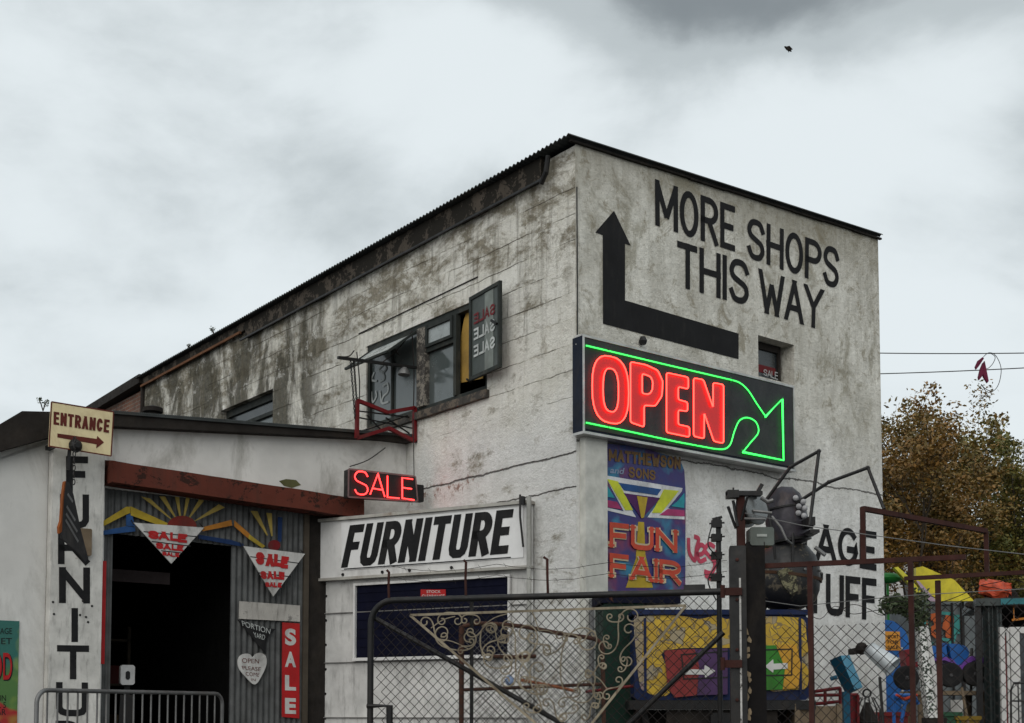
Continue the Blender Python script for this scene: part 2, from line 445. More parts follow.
def quadmap(fr, q, d, W=1.0, H=1.0):
    """q = pixel corners TL,TR,BR,BL on the plane y=d of frame fr; returns map from (x,z) of a W x H sheet"""
    c = [Vector(fr.P(*p, d)) for p in q]
    def f(x, y, dd=0.0):
        s = x/W; t = y/H
        r = (c[3]*(1-s)+c[2]*s)*(1-t) + (c[0]*(1-s)+c[1]*s)*t
        return (r.x, d-dd, r.y)
    return f
def qsize(fr, q, d):
    c = [Vector(fr.P(*p, d)) for p in q]
    return ((c[1]-c[0]).length+(c[2]-c[3]).length)/2, ((c[0]-c[3]).length+(c[1]-c[2]).length)/2
WD = {'M': 1.3, 'W': 1.35, 'I': .0, 'E': .82, 'F': .8, 'L': .78, 'O': 1.05, ' ': .9, 'T': .9}
def word(mb, text, fr, q, d, tk, gap=.35, wob=0.0, serif=0.0, tube=None, lw=1.0, cap=.5):
    """lettering filling the pixel quad q on a plane; tk = stroke as a share of the height"""
    W, H = qsize(fr, q, d); f = quadmap(fr, q, d, W, H); t = tk*H
    n = len(text); units = sum(WD.get(c, 1.0)*lw for c in text); g = gap
    # widths: letter k takes WD*u + t
    u = (W - n*t - g*t*(n-1)*1.0) / max(.01, units)
    x = 0; lay = 0
    for i, c in enumerate(text):
        w = WD.get(c, 1.0)*lw*u
        if c != ' ':
            for pl in GL[c]:
                ox = random.uniform(-wob, wob)*t; oy = 0 if c in 'AKMNVWXY' else random.uniform(-wob, wob)*t
                pts = [(x + t/2 + a*w + ox, t/2 + b*(H-t) + oy) for a, b in pl]
                lay += 1; e = lay*.00015
                if not tube and c in 'AKMNVWXY':
                    for s0, s1 in zip(pts[:-1], pts[1:]):
                        lay += 1; e = lay*.00015
                        hz = abs(s1[1]-s0[1]) < t*.5
                        seg(mb, s0, s1, t, H, lambda a, b: f(a, b, e), (x-(.0 if c in 'NM' else .3)*t, x+w+t+(.0 if c in 'NM' else .3)*t))
                    if serif:
                        for (a, b), (a2, b2) in ((pts[0], pts[1]), (pts[-1], pts[-2])):
                            if abs(b2-b) > t:
                                lay += 1; e2 = lay*.00015; strip(mb, [(a-t*.85, b), (a+t*.85, b)], t*serif, lambda p_, q_: f(p_, q_, e2), 0)
                    continue
                if tube: mb.tube([f(a, b, 0) for a, b in pts], tube, 6)
                else: strip(mb, pts, t, lambda a, b: f(a, b, e), cap)
                if serif and len(pl) < 8 or (serif and c in 'PRU'):
                    for (a, b), (a2, b2) in ((pts[0], pts[1]), (pts[-1], pts[-2])):
                        if abs(a2-a) < abs(b2-b)*1.2:
                            lay += 1; e2 = lay*.00015
                            strip(mb, [(a-t*.85, b), (a+t*.85, b)], t*serif, lambda p_, q_: f(p_, q_, e2), 0)
        x += w + t + g*t
    return mb
_TC = {}
def bfont(text, off=0.0, shear=0.0, space=1.0):
    key = (text, off, shear, space)
    if key in _TC: return _TC[key]
    c = bpy.data.curves.new('tmp', 'FONT'); c.body = text; c.offset = off; c.shear = shear; c.space_character = space; c.align_x = 'CENTER'
    o = bpy.data.objects.new('tmp', c); COL.objects.link(o)
    dg = bpy.context.evaluated_depsgraph_get(); dg.update()
    me = bpy.data.meshes.new_from_object(o.evaluated_get(dg))
    vs = [(v.co.x, v.co.y) for v in me.vertices]; fs = [tuple(p.vertices) for p in me.polygons]
    x0 = min(v[0] for v in vs); x1 = max(v[0] for v in vs); y0 = min(v[1] for v in vs); y1 = max(v[1] for v in vs)
    vs = [((a-x0)/(x1-x0), (b-y0)/(y1-y0)) for a, b in vs]
    bpy.data.objects.remove(o); bpy.data.curves.remove(c); bpy.data.meshes.remove(me)
    _TC[key] = (vs, fs); return vs, fs
def txt(mb, text, fr, q, d, off=0.0, shear=0.0, space=1.0, e=0.0):
    vs, fs = bfont(text, off, shear, space); f = quadmap(fr, q, d)
    return mb.add([f(a, b, e) for a, b in vs], fs)
def rectq(x0, y0, x1, y1, dy=0.0):
    return [(x0, y0), (x1, y0+dy), (x1, y1+dy), (x0, y1)]
# ============================================================ materials used below
M_white  = mat('old_white_paint', (.50,.495,.48), .7, var=.15, dirty=.7, ds=3, bump=.3)
M_shedw  = mat('shed_white_render', (.62,.61,.585), .85, var=.13, scale=1.6, dirty=.75, ds=1.3, dirt=(.11,.10,.07), bump=.4)
M_black  = mat('black_wall_paint', (.010,.010,.011), .7, var=.3, dirty=.12, dirt=(.10,.09,.08), ds=5, bump=.2, spec=.2)
M_blackm = mat('black_painted_steel', (.009,.009,.0095), .5, var=.3, dirty=.35, dirt=(.04,.028,.02), ds=6, spec=.3)
M_tar    = mat('dark_tarred_timber', (.018,.015,.013), .85, var=.3, dirty=.4, dirt=(.06,.048,.038), spec=.2)
M_corr   = mat('dark_corrugated_roofing', (.05,.055,.055), .6, var=.3, dirty=.5, dirt=(.09,.07,.05))
M_galv   = mat('dull_galvanised_sheet', (.075,.078,.078), .6, metal=.2, var=.35, dirty=.6, ds=2, dirt=(.03,.027,.024))
M_rustf  = mat('rust_red_steel', (.040,.014,.011), .8, var=.35, dirty=.6, ds=6, dirt=(.015,.008,.006), spec=.2)
M_beam   = chipped('red_brown_beam_paint', (.105,.028,.018), (.035,.016,.012), .54, 3.0, .75)
M_red    = mat('red_sign_board', (.38,.012,.014), .6, var=.15, dirty=.3, spec=.25)
M_redp   = mat('red_paint', (.13,.006,.009), .6, var=.2, dirty=.5, spec=.25)
M_neonred= emis('lit_red_neon', (.5,.03,.02), 7.0, (1.0,.034,.024))
M_neonsm = emis('lit_thin_red_neon', (.6,.03,.02), 6.0, (1.0,.028,.028))
M_neongr = emis('lit_green_neon', (.05,.5,.15), 3.2, (.03,1.0,.075))
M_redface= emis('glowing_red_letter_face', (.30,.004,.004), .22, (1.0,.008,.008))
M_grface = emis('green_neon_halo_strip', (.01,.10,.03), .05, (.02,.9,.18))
M_sign   = mat('dark_grey_sign_face', (.035,.037,.04), .35, var=.2, dirty=.3, dirt=(.09,.085,.08))
M_glass  = glass_mat()
M_glassl = glass_mat('pale_reflecting_glass', (.07,.085,.085), .05, .9)
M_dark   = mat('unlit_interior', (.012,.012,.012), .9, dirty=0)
M_yellow = mat('yellow_sign_paint', (.38,.27,.02), .6, var=.25, dirty=.45)
M_orange = mat('orange_sign_paint', (.36,.14,.015), .6, var=.25, dirty=.45)
M_blue   = mat('blue_sign_paint', (.02,.07,.20), .6, var=.25, dirty=.45)
M_navy   = mat('dark_navy_shutter', (.0028,.0035,.013), .7, var=.3, dirty=.2, dirt=(.02,.02,.03), spec=.1)
M_cream  = mat('cream_enamel', (.66,.56,.33), .55, var=.08, dirty=.4, ds=4, dirt=(.25,.13,.06))
M_brown  = mat('dark_brown_lettering', (.10,.022,.016), .6, dirty=.2)
M_steel  = mat('galvanised_tube', (.15,.15,.15), .45, metal=.5, dirty=.5)
M_tyre   = mat('black_rubber', (.018,.018,.019), .8, dirty=.3, dirt=(.08,.07,.06))
M_wire   = mat('dark_fence_wire', (.022,.019,.018), .7, metal=.2, dirty=.5, dirt=(.04,.02,.014), fine=10, spec=.2)
M_wood   = mat('bare_weathered_wood', (.16,.12,.08), .8, dirty=.5)

M_wpaint = chipped('worn_black_lettering_paint', (.013,.013,.014), (.30,.29,.26), .655, 5.5, .8, dark=(.03,.028,.025))
# ============================================================ frames
RW = Fr(.72, 14.0, 38.24)           # lettered gable wall, x>0 to the right
LW = Fr(.72, 14.0, -51.76)          # long side wall, x<0 away from the corner
c0 = LW.w(-3.45, 0, 0)
SH = Fr(c0.x, c0.y, 38.24)          # shed front, x<0 to the left, y into the shed
kl = Vector((-2.44, 16.02)); kr = Vector((.235, 14.54))
KI = Fr(kl.x, kl.y, math.degrees(math.atan2(kr.y-kl.y, kr.x-kl.x)))   # kiosk front
KL = (kr-kl).length

# ============================================================ setting
gm = NT('wet_yard_asphalt'); gm.col(gm.mix(gm.ramp(gm.noise(.7, 9, .7), .35, .7), (.035,.035,.036), (.085,.08,.074)))
gm.rough(gm.ramp(gm.noise(.5, 4), .4, .6, .45, .9)); gm.bump(gm.noise(60, 5), .5, .01)
def terrain():
    mb = MB(); ys = [-160,-40,-5,1,3,5,7,8.2,9,12,20,40,80,160,400]; xs = [-400,-160,-60,-20,-8,-3,0,3,8,20,60,160,400]
    def z(y): return 0.0 if y > 8.2 else (-.55 if y < 3 else -.55 + .55*(y-3)/5.2)
    vs = [(x, y, z(y)) for y in ys for x in xs]; n = len(xs)
    mb.add(vs, [(j*n+i, j*n+i+1, (j+1)*n+i+1, (j+1)*n+i) for j in range(len(ys)-1) for i in range(n-1)])
    return mb
g = ob('ground', terrain(), gm.m); g['kind'] = 'structure'
rm = NT('road_tarmac'); rm.col(rm.mix(rm.ramp(rm.noise(1.2, 9, .7), .35, .7), (.035,.035,.037), (.06,.06,.06))); rm.rough(.85); rm.bump(rm.noise(80, 4), .5, .01)
g = ob('road', MB().flat([(-160,-8),(160,-8),(160,1.5),(-160,1.5)], -.545, -.541), rm.m); g['kind'] = 'structure'
pm = mat('concrete_kerb', (.22,.215,.2), .85, dirty=.5)
g = ob('pavement', MB().flat([(-160,1.5),(160,1.5),(160,3.0),(-160,3.0)], -.545, -.42), pm); g['kind'] = 'structure'
def hill():
    mb = MB(); n = 60; vs = []; fs = []
    for i in range(n+1):
        x = -90 + 260*i/n
        hgt = 10 + 7*math.exp(-((x-70)/60)**2) + 2.2*mnoise.noise(Vector((x*.05, 0, 3)))
        for k, (dy, f) in enumerate(((-30,0),(-12,.45),(0,1),(25,1.1),(60,0))): vs.append((x, 190+dy, -1 + hgt*f + 1.2*mnoise.noise(Vector((x*.11, k, 0)))))
    for i in range(n):
        for k in range(4): fs.append((i*5+k, (i+1)*5+k, (i+1)*5+k+1, i*5+k+1))
    return mb.add(vs, fs)
hm = mat('wooded_hillside', (.07,.075,.05), .95, var=.4, scale=.12, dirty=.6, ds=.1, dirt=(.035,.04,.028), bump=.8, fine=.5)
g = ob('hill', hill(), hm, smooth=True); g['kind'] = 'structure'

# ============================================================ main building
B = thing('shop_building', 'tall weathered white two-storey building with corrugated roof and black MORE SHOPS THIS WAY lettering', 'building')
ZC = RW.P(577, 144)[1]; xe, ZE = RW.P(878, 239)
DEEP = 16.2                                  # length of the side wall
ZF = LW.P(145, 380)[1]; xf = LW.P(145, 380)[0]
print('corner z', ZC, 'far gable', xe, ZE, 'side far', xf, ZF)
WR, WB = wall_render(), wall_block()
def wallmesh(x0, x1, ztop, holes, depth, nx=24):
    """front face at y=0 with openings and their reveals"""
    mb = MB(); bx = sorted({x0, x1, *[h[0] for h in holes], *[h[1] for h in holes], *[x0+(x1-x0)*i/nx for i in range(nx+1)]})
    for a, b in zip(bx[:-1], bx[1:]):
        hs = sorted([h for h in holes if h[0] <= a+1e-6 and h[1] >= b-1e-6], key=lambda h: h[2])
        z = -.3
        for h in hs:
            mb.add([(a,0,z),(b,0,z),(b,0,h[2]),(a,0,h[2])], [(0,1,2,3)]); z = h[3]
        mb.add([(a,0,z),(b,0,z),(b,0,ztop(b)),(a,0,ztop(a))], [(0,1,2,3)])
    for (a, b, c, e) in holes:
        mb.add([(a,0,c),(b,0,c),(b,depth,c),(a,depth,c),(a,0,e),(b,0,e),(b,depth,e),(a,depth,e)], [(0,1,2,3),(4,7,6,5),(0,3,7,4),(1,5,6,2)])
    return mb
# gable wall: openings -------------------------------------------------
gw = (RW.P(758, 335)[0], RW.P(794, 343)[0], RW.P(758, 376)[1], RW.P(758, 335)[1])
ob('gable_wall', wallmesh(0, xe, lambda x: ZC+(ZE-ZC)*x/xe, [gw], .28), WR, B, RW)
# side wall: the long window and a small one behind the shed roof
def lb(p): return LW.P(*p)
wz1 = lb((468, 302))[1]; 
W1 = (lb((366, 430))[0], lb((487, 390))[0], lb((424, 411))[1], lb((468, 303))[1])
W2 = (lb((221, 414))[0], lb((273, 391))[0], lb((221, 412))[1]-1.1, lb((272, 389))[1])
print('W1', W1, 'W2', W2)
ob('side_wall', wallmesh(-abs(xf), 0, lambda x: ZC-.02+(ZF-ZC)*(x/xf), [W1, W2], .22, 40), WB, B, LW)
XF = -abs(xf)
# the walls that face away
mb = MB(); D2 = 6.0
pb = [RW.w(xe,0,0), RW.w(xe, abs(xf), 0), RW.w(0, abs(xf), 0)]
ZR = ZE+ZF-ZC+.03
ob('ceiling', MB().box(.02, xe-.02, .02, abs(xf)-.02, ZF-.35, ZF-.33), M_dark, B, RW)
mb.add([(xe,0,-.3),(xe,abs(xf),-.3),(xe,abs(xf),ZR),(xe,0,ZE)], [(0,1,2,3)])
mb.add([(xe,abs(xf),-.3),(0,abs(xf),-.3),(0,abs(xf),ZF),(xe,abs(xf),ZR)], [(0,1,2,3)])
ob('back_wall', mb, M_shedw, B, RW)
ob('upper_floor', MB().box(.3, xe-.05, .3, abs(xf)-.1, 3.3, 3.45), M_dark, B, RW)
# corrugated roof ---------------------------------------------------------
mb = MB(); n = int((abs(xf)+.2)/.0127*.66); ov = .16
ys = [-.08 + (abs(xf)+.16)*i/n for i in range(n+1)]
top = []; 
def rz(x, y): return ZC + .045 + (ZE-ZC)*x/xe + (ZF-ZC)*max(0, y)/abs(xf)
for y in ys:
    w = .016*math.sin(2*math.pi*y/.076)
    top += [(-ov, y, rz(-ov, y)+w), (xe+.01, y, rz(xe, y)+w), (-ov, y, rz(-ov, y)+w-.006), (xe+.01, y, rz(xe, y)+w-.006)]
fs = []
for i in range(n):
    a = i*4; b = a+4; fs += [(a, a+1, b+1, b), (a+2, b+2, b+3, a+3), (a, b, b+2, a+2), (a+1, a+3, b+3, b+1)]
mb.add(top, fs)
ob('roof', mb, M_corr, B, RW, smooth=True)
# verge trim along the gable
mb = MB()
for i in range(9):
    a = -.10+(xe+.14)*i/9; b = -.10+(xe+.14)*(i+1)/9-.004; dz = random.uniform(-.008,.008)
    mb.add([(a,-.04,rz(a,0)-.05+dz),(b,-.04,rz(b,0)-.05+dz),(b,-.003,rz(b,0)-.05+dz),(a,-.003,rz(a,0)-.05+dz),(a,-.04,rz(a,0)-.026+dz),(b,-.04,rz(b,0)-.026+dz),(b,-.003,rz(b,0)-.026+dz),(a,-.003,rz(a,0)-.026+dz)],
     [(0,3,2,1),(4,5,6,7),(0,1,5,4),(1,2,6,5),(2,3,7,6),(3,0,4,7)])
ob('verge_board', mb, M_tar, B, RW)
# eave: rough concrete band and gutter board
def zt(x): return ZC-.02+(ZF-ZC)*(x/XF)
M_eave = chipped('crumbling_eave_band', (.075,.062,.05), (.018,.016,.013), .46, 3.6, .9)
mb = MB(); k = 46
for i in range(k):
    a = XF*(i+1)/k; b = XF*i/k; j = .02*mnoise.noise(Vector((a*1.3,0,0)))
    if b > -.5: continue
    lo = .23 if a > -8.3 else .10
    mb.add([(a,-.06,zt(a)-lo+j),(b,-.06,zt(b)-lo+j),(b,-.06,zt(b)+.045),(a,-.06,zt(a)+.045),(a,-.003,zt(a)-lo+j),(b,-.003,zt(b)-lo+j),(b,-.003,zt(b)+.045),(a,-.003,zt(a)+.045)],
           [(0,1,2,3),(0,4,5,1),(3,2,6,7),(0,3,7,4),(1,5,6,2)])
ob('eave_band', mb, M_eave, B, LW)
M_ot = mat('bare_orange_timber', (.13,.06,.03), .8, dirty=.6)
mb = MB(); mb.bar((-8.3,-.075,zt(-8.3)-.115), (XF,-.075,zt(XF)-.115), .035, .04)
ob('timber_lath', mb, M_ot, B, LW)
mb = MB(); mb.bar((-.48,-.08,zt(-.5)-.25), (-8.3,-.08,zt(-8.3)-.25), .03, .025); mb.tube([(-.5,-.09,zt(-.5)-.3),(-.40,-.10,zt(-.4)-.2),(-.36,-.1,zt(-.4)-.02)], .03, 8)
ob('gutter_pipe', mb, M_blackm, B, LW)
# window lintel strip over the long window
a = lb((359, 334)); b = lb((478, 277))
mb = MB(); mb.bar((a[0],-.004,a[1]), (b[0],-.004,b[1]), .012, .014); ob('drip_line', mb, M_tar, B, LW)

# ---- painted lettering and arrow on the gable
def lay(fr, d, pts, mb=None, t=.003):
    mb = mb or MB(); return mb.prism([fr.P(x, y, d) for x, y in pts], d, d+t)
A = lambda x, y: (560+x/3.012, 130+y/3.012)
mb = lay(RW, -.006, [A(*p) for p in ((163,243),(213,348),(196,342),(196,513),(538,613),(538,690),(130,583),(129,316),(107,308))])
ob('painted_arrow', mb, M_wpaint, B, RW)
mb = MB()
def q4(a, b, c, d_): return [A(*a), A(*b), A(*c), A(*d_)]
word(mb, 'MORE', RW, q4((286,147),(527,232),(527,368),(287,286)), -.006, .135, gap=.42, wob=.08)
word(mb, 'SHOPS', RW, q4((562,258),(842,358),(840,480),(562,382)), -.006, .14, gap=.42, wob=.08)
word(mb, 'THIS', RW, q4((354,332),(570,400),(570,532),(354,470)), -.006, .14, gap=.45, wob=.08)
word(mb, 'WAY', RW, q4((598,416),(794,482),(790,604),(600,546)), -.006, .14, gap=.12, wob=.08)
ob('painted_lettering', mb, M_wpaint, B, RW)
mb = MB()
word(mb, 'AGE', RW, [(815.5,523),(876.5,532),(876.5,571),(815.5,560)], -.006, .17, gap=.35)
word(mb, 'T', RW, [(797,520),(813,522.5),(813,560),(797,558)], -.006, .17)
word(mb, 'UFF', RW, [(826,573.5),(876.5,579),(876.5,621),(826,614.5)], -.006, .17, gap=.35)
word(mb, 'T', RW, [(807,571.5),(823,573),(823,614),(807,612.5)], -.006, .17)
word(mb, 'S', RW, [(789,569.5),(804,571),(804,612),(789,610.5)], -.006, .17)
ob('lower_painted_lettering', mb, M_wpaint, B, RW)
# pink scrawl
V = lambda x, y: RW.P(560+x/2.581, 320+y/2.581, -.006)
mg = mat('pink_red_spray', (.45,.05,.09), .6, var=.3, dirty=.2)
mb = MB(); e = 0
for st in ([(332,568),(334,600),(348,620),(352,590),(358,566),(350,560)], [(352,604),(366,604),(374,590),(364,580),(354,596),(360,622),(374,618)], [(396,584),(384,578),(374,594),(386,610),(400,628),(392,652),(376,650)], [(378,660),(392,668),(404,658)], [(404,600),(398,626),(406,636)]):
    e += 1; strip(mb, cat([V(*p) for p in st], 5), .055, lambda a, b: (a, -.006-.0005*e, b))
ob('spray_scrawl', mb, mg, B, RW)
# ---- pale pilaster strip under the sign
a = RW.P(580, 600)[0]; b = RW.P(602, 600)[0]
ob('corner_board', MB().bev(a, b, -.10, -.003, -.2, RW.P(590, 436)[1], .01), mat('pale_boxed_downpipe', (.50,.50,.46), .7, dirty=.4), B, RW)
ob('pipe', MB().tube([(a+.05,-.14,0),(a+.05,-.14,2.2)], .03).tube([RW.P3(608,592,-.03),RW.P3(612,512,-.03)], .006), M_steel, B, RW)
# ---- small gable window
x0, x1, z0, z1 = gw
mb = MB(); fw = .05
for bx in ((x0+.02,x0+.02+fw,z0,z1-.01),(x1-.08-fw,x1-.08,z0,z1-.01)): mb.box(bx[0],bx[1],.16,.22,bx[2],bx[3])
mb.box(x0+.07,x1-.13,.162,.218,z1-.10,z1-.012); mb.box(x0+.07,x1-.13,.162,.218,z0,z0+.05)
wf = ob('window', mb, M_tar, B, RW, label='small deep-set window above the neon sign')
ob('pane', MB().box(x0+.05,x1-.1,.19,.196,z0+.03,z1-.1), M_glass, wf, RW)
mb = MB(); word(mb, 'SALE', RW, [(763.5,369),(778,372.5),(778,380),(763.5,375)], .17, .13)
ob('sale_lettering', mb, mat('grey_window_lettering', (.45,.45,.45), .6), wf, RW)
ob('red_sticker', MB().box(x0+.16, x1-.16, .183, .187, z1-.40, z1-.30), M_redp, wf, RW)
# ---- long side window (bands of frames)
C4 = lambda x, y: (320+x/3.805, 260+y/3.805)
M_frame = mat('dark_window_frame', (.028,.032,.03), .6, dirty=.5, dirt=(.10,.09,.07))
def fquad(mb, fr, px, d0, w, dep=.05):
    """window frame round a pixel quad"""
    P = [Vector(fr.P(*p, d0)) for p in px]; c = sum(P, Vector((0,0)))/4
    Q = []
    for p in P:
        v = c-p; Q.append(p + Vector((math.copysign(min(w, abs(v.x)), v.x), math.copysign(min(w, abs(v.y)), v.y))))
    for i in range(4):
        j = (i+1) % 4
        mb.prism([tuple(P[i]), tuple(P[j]), tuple(Q[j]), tuple(Q[i])], d0, d0+dep)
    return Q
x0, x1, z0, z1 = W1
wn = ob('window', MB().box(x0,x1,.02,.12,z0,z0+.07).box(x0,x1,.02,.12,z1-.07,z1-.002).box(x0,x0+.06,.02,.12,z0+.07,z1-.07).box(x1-.06,x1,.02,.12,z0+.07,z1-.07), M_frame, B, LW, label='wide dark-framed upstairs window with casements hanging open')
xm = lb(C4(372, 500))[0]; xm2 = lb(C4(402,500))[0]; xr = lb(C4(512, 450))[0]
ob('mullion', MB().box(xm,xm2,-.02,.14,z0+.07,z1-.07), chipped('peeling_mullion', (.06,.055,.05), (.22,.2,.17), .5, 9), wn, LW)
ob('mullion', MB().box(xr-.03,xr+.03,.0,.07,z0+.07,z1-.07), M_frame, wn, LW)
zm = lb(C4(450, 325))[1]
ob('transom', MB().box(xm2,xr-.03,.01,.12,zm-.03,zm+.03), M_frame, wn, LW)
ob('pane', MB().box(xm2,xr-.03,.06,.066,z0+.07,zm-.03), M_glassl, wn, LW)
f_ = ob('fanlight', MB().box(xm2+.01,xm2+.05,-.02,.05,zm+.03,z1-.07).box(xr-.08,xr-.04,-.02,.05,zm+.03,z1-.07).box(xm2+.05,xr-.08,-.018,.048,zm+.03,zm+.07).box(xm2+.05,xr-.08,-.018,.048,z1-.12,z1-.08), M_frame, wn, LW)
ob('pane', MB().box(xm2+.04,xr-.07,.01,.016,zm+.05,z1-.1), glass_mat('milky_glass', (.30,.33,.33), .15), f_, LW)
xl = lb(C4(265, 500))[0]
ob('mullion', MB().box(xl-.02,xl+.02,.03,.11,z0+.07,z1-.07), M_frame, wn, LW)
ob('pane', MB().box(x0+.06,xl-.02,.06,.066,z0+.07,z1-.07), M_glassl, wn, LW)
ob('pane', MB().box(xl+.02,xm,.06,.066,z0+.07,z1-.07), M_glassl, wn, LW)
# chalk-like writing on the left panes, seen from behind
mw = mat('white_window_writing', (.42,.44,.43), .6, dirty=.2)
mb = MB()
for st in ([(238,400),(222,418),(240,430),(244,452),(228,462)], [(246,398),(252,412),(244,424)], [(205,430),(196,456),(214,460)], [(240,480),(256,470),(258,500),(240,520),(236,545),(258,540)], [(228,500),(232,540)], [(196,505),(200,540),(214,520),(212,500)]):
    strip(mb, cat([LW.P(*C4(*p), .05) for p in st], 4), .03, lambda a, b: (a, .05, b))
ob('window_writing', mb, mw, wn, LW)
# top-hung vent pushed open
v = [LW.w(xl+.03, .0, z1-.09), LW.w(xm-.03, .0, z1-.09)]
P_ = [LW.I @ q for q in v]; L_ = .55
mb = MB(); a_, b_ = P_[0], P_[1]; dn = Vector((0,-math.sin(R(52)),-math.cos(R(52))))*L_
def sash(mb, a, b, dn, w=.035, th=.03):
    ex = (b-a).normalized(); ln = dn.normalized(); nn = ex.cross(ln)
    for s, e in ((a, b), (a+dn, b+dn), (a, a+dn), (b, b+dn)): mb.bar(s, e, w, th)
    return mb
P_ = [Vector((lb(C4(205,350))[0], -.02, z1-.1)), Vector((xm-.04, -.02, z1-.1))]
vt = ob('open_vent', sash(MB(), P_[0], P_[1], dn), M_frame, wn, LW)
ob('pane', MB().add([P_[0], P_[1], P_[1]+dn, P_[0]+dn], [(0,1,2,3)]), glass_mat('pale_vent_glass', (.35,.38,.38), .12), vt, LW)
# right-hand casement swung out, mirror-written SALE
hx = LW.P(*C4(570, 130), -.03); 
pA = Vector(LW.P3(*C4(572,132), -.10)); pB = Vector(LW.P3(*C4(688,90), -.19))
pC = Vector(LW.P3(*C4(692,418), -.19)); 
sz = ((pA.z - LW.P(*C4(578,448), -.10)[1]) + (pB.z-pC.z))/2
zt_ = (pA.z+pB.z)/2; pA.z = pB.z = zt_
wa = LW.w(*pA); wb_ = LW.w(*pB); an = math.degrees(math.atan2(wb_.y-wa.y, wb_.x-wa.x))
CS = Fr(wa.x, wa.y, an); cw = (wb_-wa).length
mb = MB(); z1s = zt_; z0s = zt_-sz
mb.box(0,.045,-.02,.02,z0s,z1s).box(cw-.045,cw,-.02,.02,z0s,z1s).box(.045,cw-.045,-.019,.019,z0s,z0s+.045).box(.045,cw-.045,-.019,.019,z1s-.045,z1s)
cs = ob('open_casement', mb, M_frame, wn, CS)
ob('pane', MB().box(.04,cw-.04,-.003,.003,z0s+.04,z1s-.04), glass_mat('grey_green_glass', (.045,.055,.05), .35, .3), cs, CS)
ob('glass_strip', MB().box(cw*.5,cw*.78,-.008,-.005,z0s+.05,z1s-.05), mat('pale_pane_strip', (.17,.19,.175), .5), cs, CS)  # paler upright strip right of the pane's middle
def mirrored(text, y0, y1, x0=.14, x1=.85):
    mb = MB(); W = cw*(x1-x0); t = .028; n = len(text); w = W/n
    for i, c in enumerate(text[::-1]):
        for k_, pl in enumerate(GL[c]):
            pts = [(cw*x0 + i*w + (.82-.68*a)*w, y0+(y1-y0)*b) for a, b in pl]
            strip(mb, pts, t, lambda a, b: (a, -.012-.0004*k_, b))
    return mb
ob('red_lettering', mirrored('SALE', z0s+sz*.66, z0s+sz*.76), M_redp, cs, CS)
m2 = mirrored('SALE', z0s+sz*.47, z0s+sz*.58); m3 = mirrored('SALE', z0s+sz*.27, z0s+sz*.38); m2.add(m3.v, m3.f)
ob('white_lettering', m2, mw, cs, CS)
ob('stay', MB().bar((0,-.05,z0s+.02), (-.12,.08,z0s+.02), .02).bar((cw-.03,-.04,z0s+sz*.5), (cw-.12,-.06,z0s+sz*.56), .03), M_blackm, cs, CS)
# ochre board leaning inside the open light
mb = MB(); p = [LW.P(*C4(*q), .10) for q in ((532,468),(530,380),(536,290),(548,225),(566,175),(620,170),(620,450))]; mb.prism(p, .10, .12)
ob('ochre_board', mb, mat('ochre_board_paint', (.36,.22,.05), .7), wn, LW)
ob('sill', MB().box(x0-.05,x1+.05,-.06,.02,z0-.10,z0-.004), chipped('rotten_sill', (.05,.045,.04), (.12,.10,.08), .5, 8), wn, LW)
# small window above the shed roof
x0, x1, z0, z1 = W2
w2 = ob('window', MB().box(x0,x0+.06,.10,.17,z0,z1).box(x1-.06,x1,.10,.17,z0,z1).box(x0+.06,x1-.06,.10,.17,z1-.12,z1-.002).box(x0+.06,x1-.06,.09,.16,z1-.36,z1-.30), M_frame, B, LW, label='part-hidden window just above the shed roof')
ob('pane', MB().box(x0+.05,x1-.05,.14,.146,z0,z1-.3), M_glassl, w2, LW)
ob('pane', MB().box(x0+.05,x1-.05,.14,.146,z1-.3,z1-.12), M_glass, w2, LW)
# fixings on the gable
mb = MB(); p = RW.P(643, 341, -.05); mb.lathe([(.035,0),(.05,.04),(.03,.09)], (p[0],-.05,p[1]-.04), n=12); 
ob('bracket', mb, M_blackm, B, RW)
mb = MB(); p = RW.P(576, 338, 0); mb.bev(p[0]-.03,p[0]+.07,-.12,-.003,p[1]-.10,p[1]+.02); mb.tube([(p[0],-.05,p[1]),(p[0]-.06,-.08,p[1]-.1),(p[0]-.03,-.05,p[1]-.3)], .012)
ob('junction_box', mb, M_white, B, RW)
# thin cable clipped down the corner and along
mb = MB(); mb.tube([(.012,-.012,6.9),(.016,-.012,5.6),(.01,-.012,4.9)], .007, 5); 
ob('cable', mb, M_blackm, B, RW)

# ---- brick building beyond
BB = thing('brick_building', 'old red brick building end beyond the long white wall, below its roof line', 'building')
bl = LW.P(88, 402)[0]
mb = MB().box(bl, XF-.005, .05, 4.0, -.3, zt(XF)-.12)
ob('wall', mb, brick_mat(), BB, LW)
mb = MB(); mb.add([(bl-.3,-.12,zt(XF)-.16),(XF-.005,-.12,zt(XF)-.05),(XF-.005,4.1,zt(XF)-.05),(bl-.3,4.1,zt(XF)-.16),(bl-.3,-.12,zt(XF)+.02),(XF-.005,-.12,zt(XF)+.12),(XF-.005,4.1,zt(XF)+.12),(bl-.3,4.1,zt(XF)+.02)],[(0,3,2,1),(4,5,6,7),(0,1,5,4),(1,2,6,5),(2,3,7,6),(3,0,4,7)])
ob('roof', mb, M_tar, BB, LW)
ob('rainwater_pipe', MB().tube([(XF-.05,-.02,zt(XF)-.1),(XF-.05,-.02,2)], .045), M_tar, BB, LW)

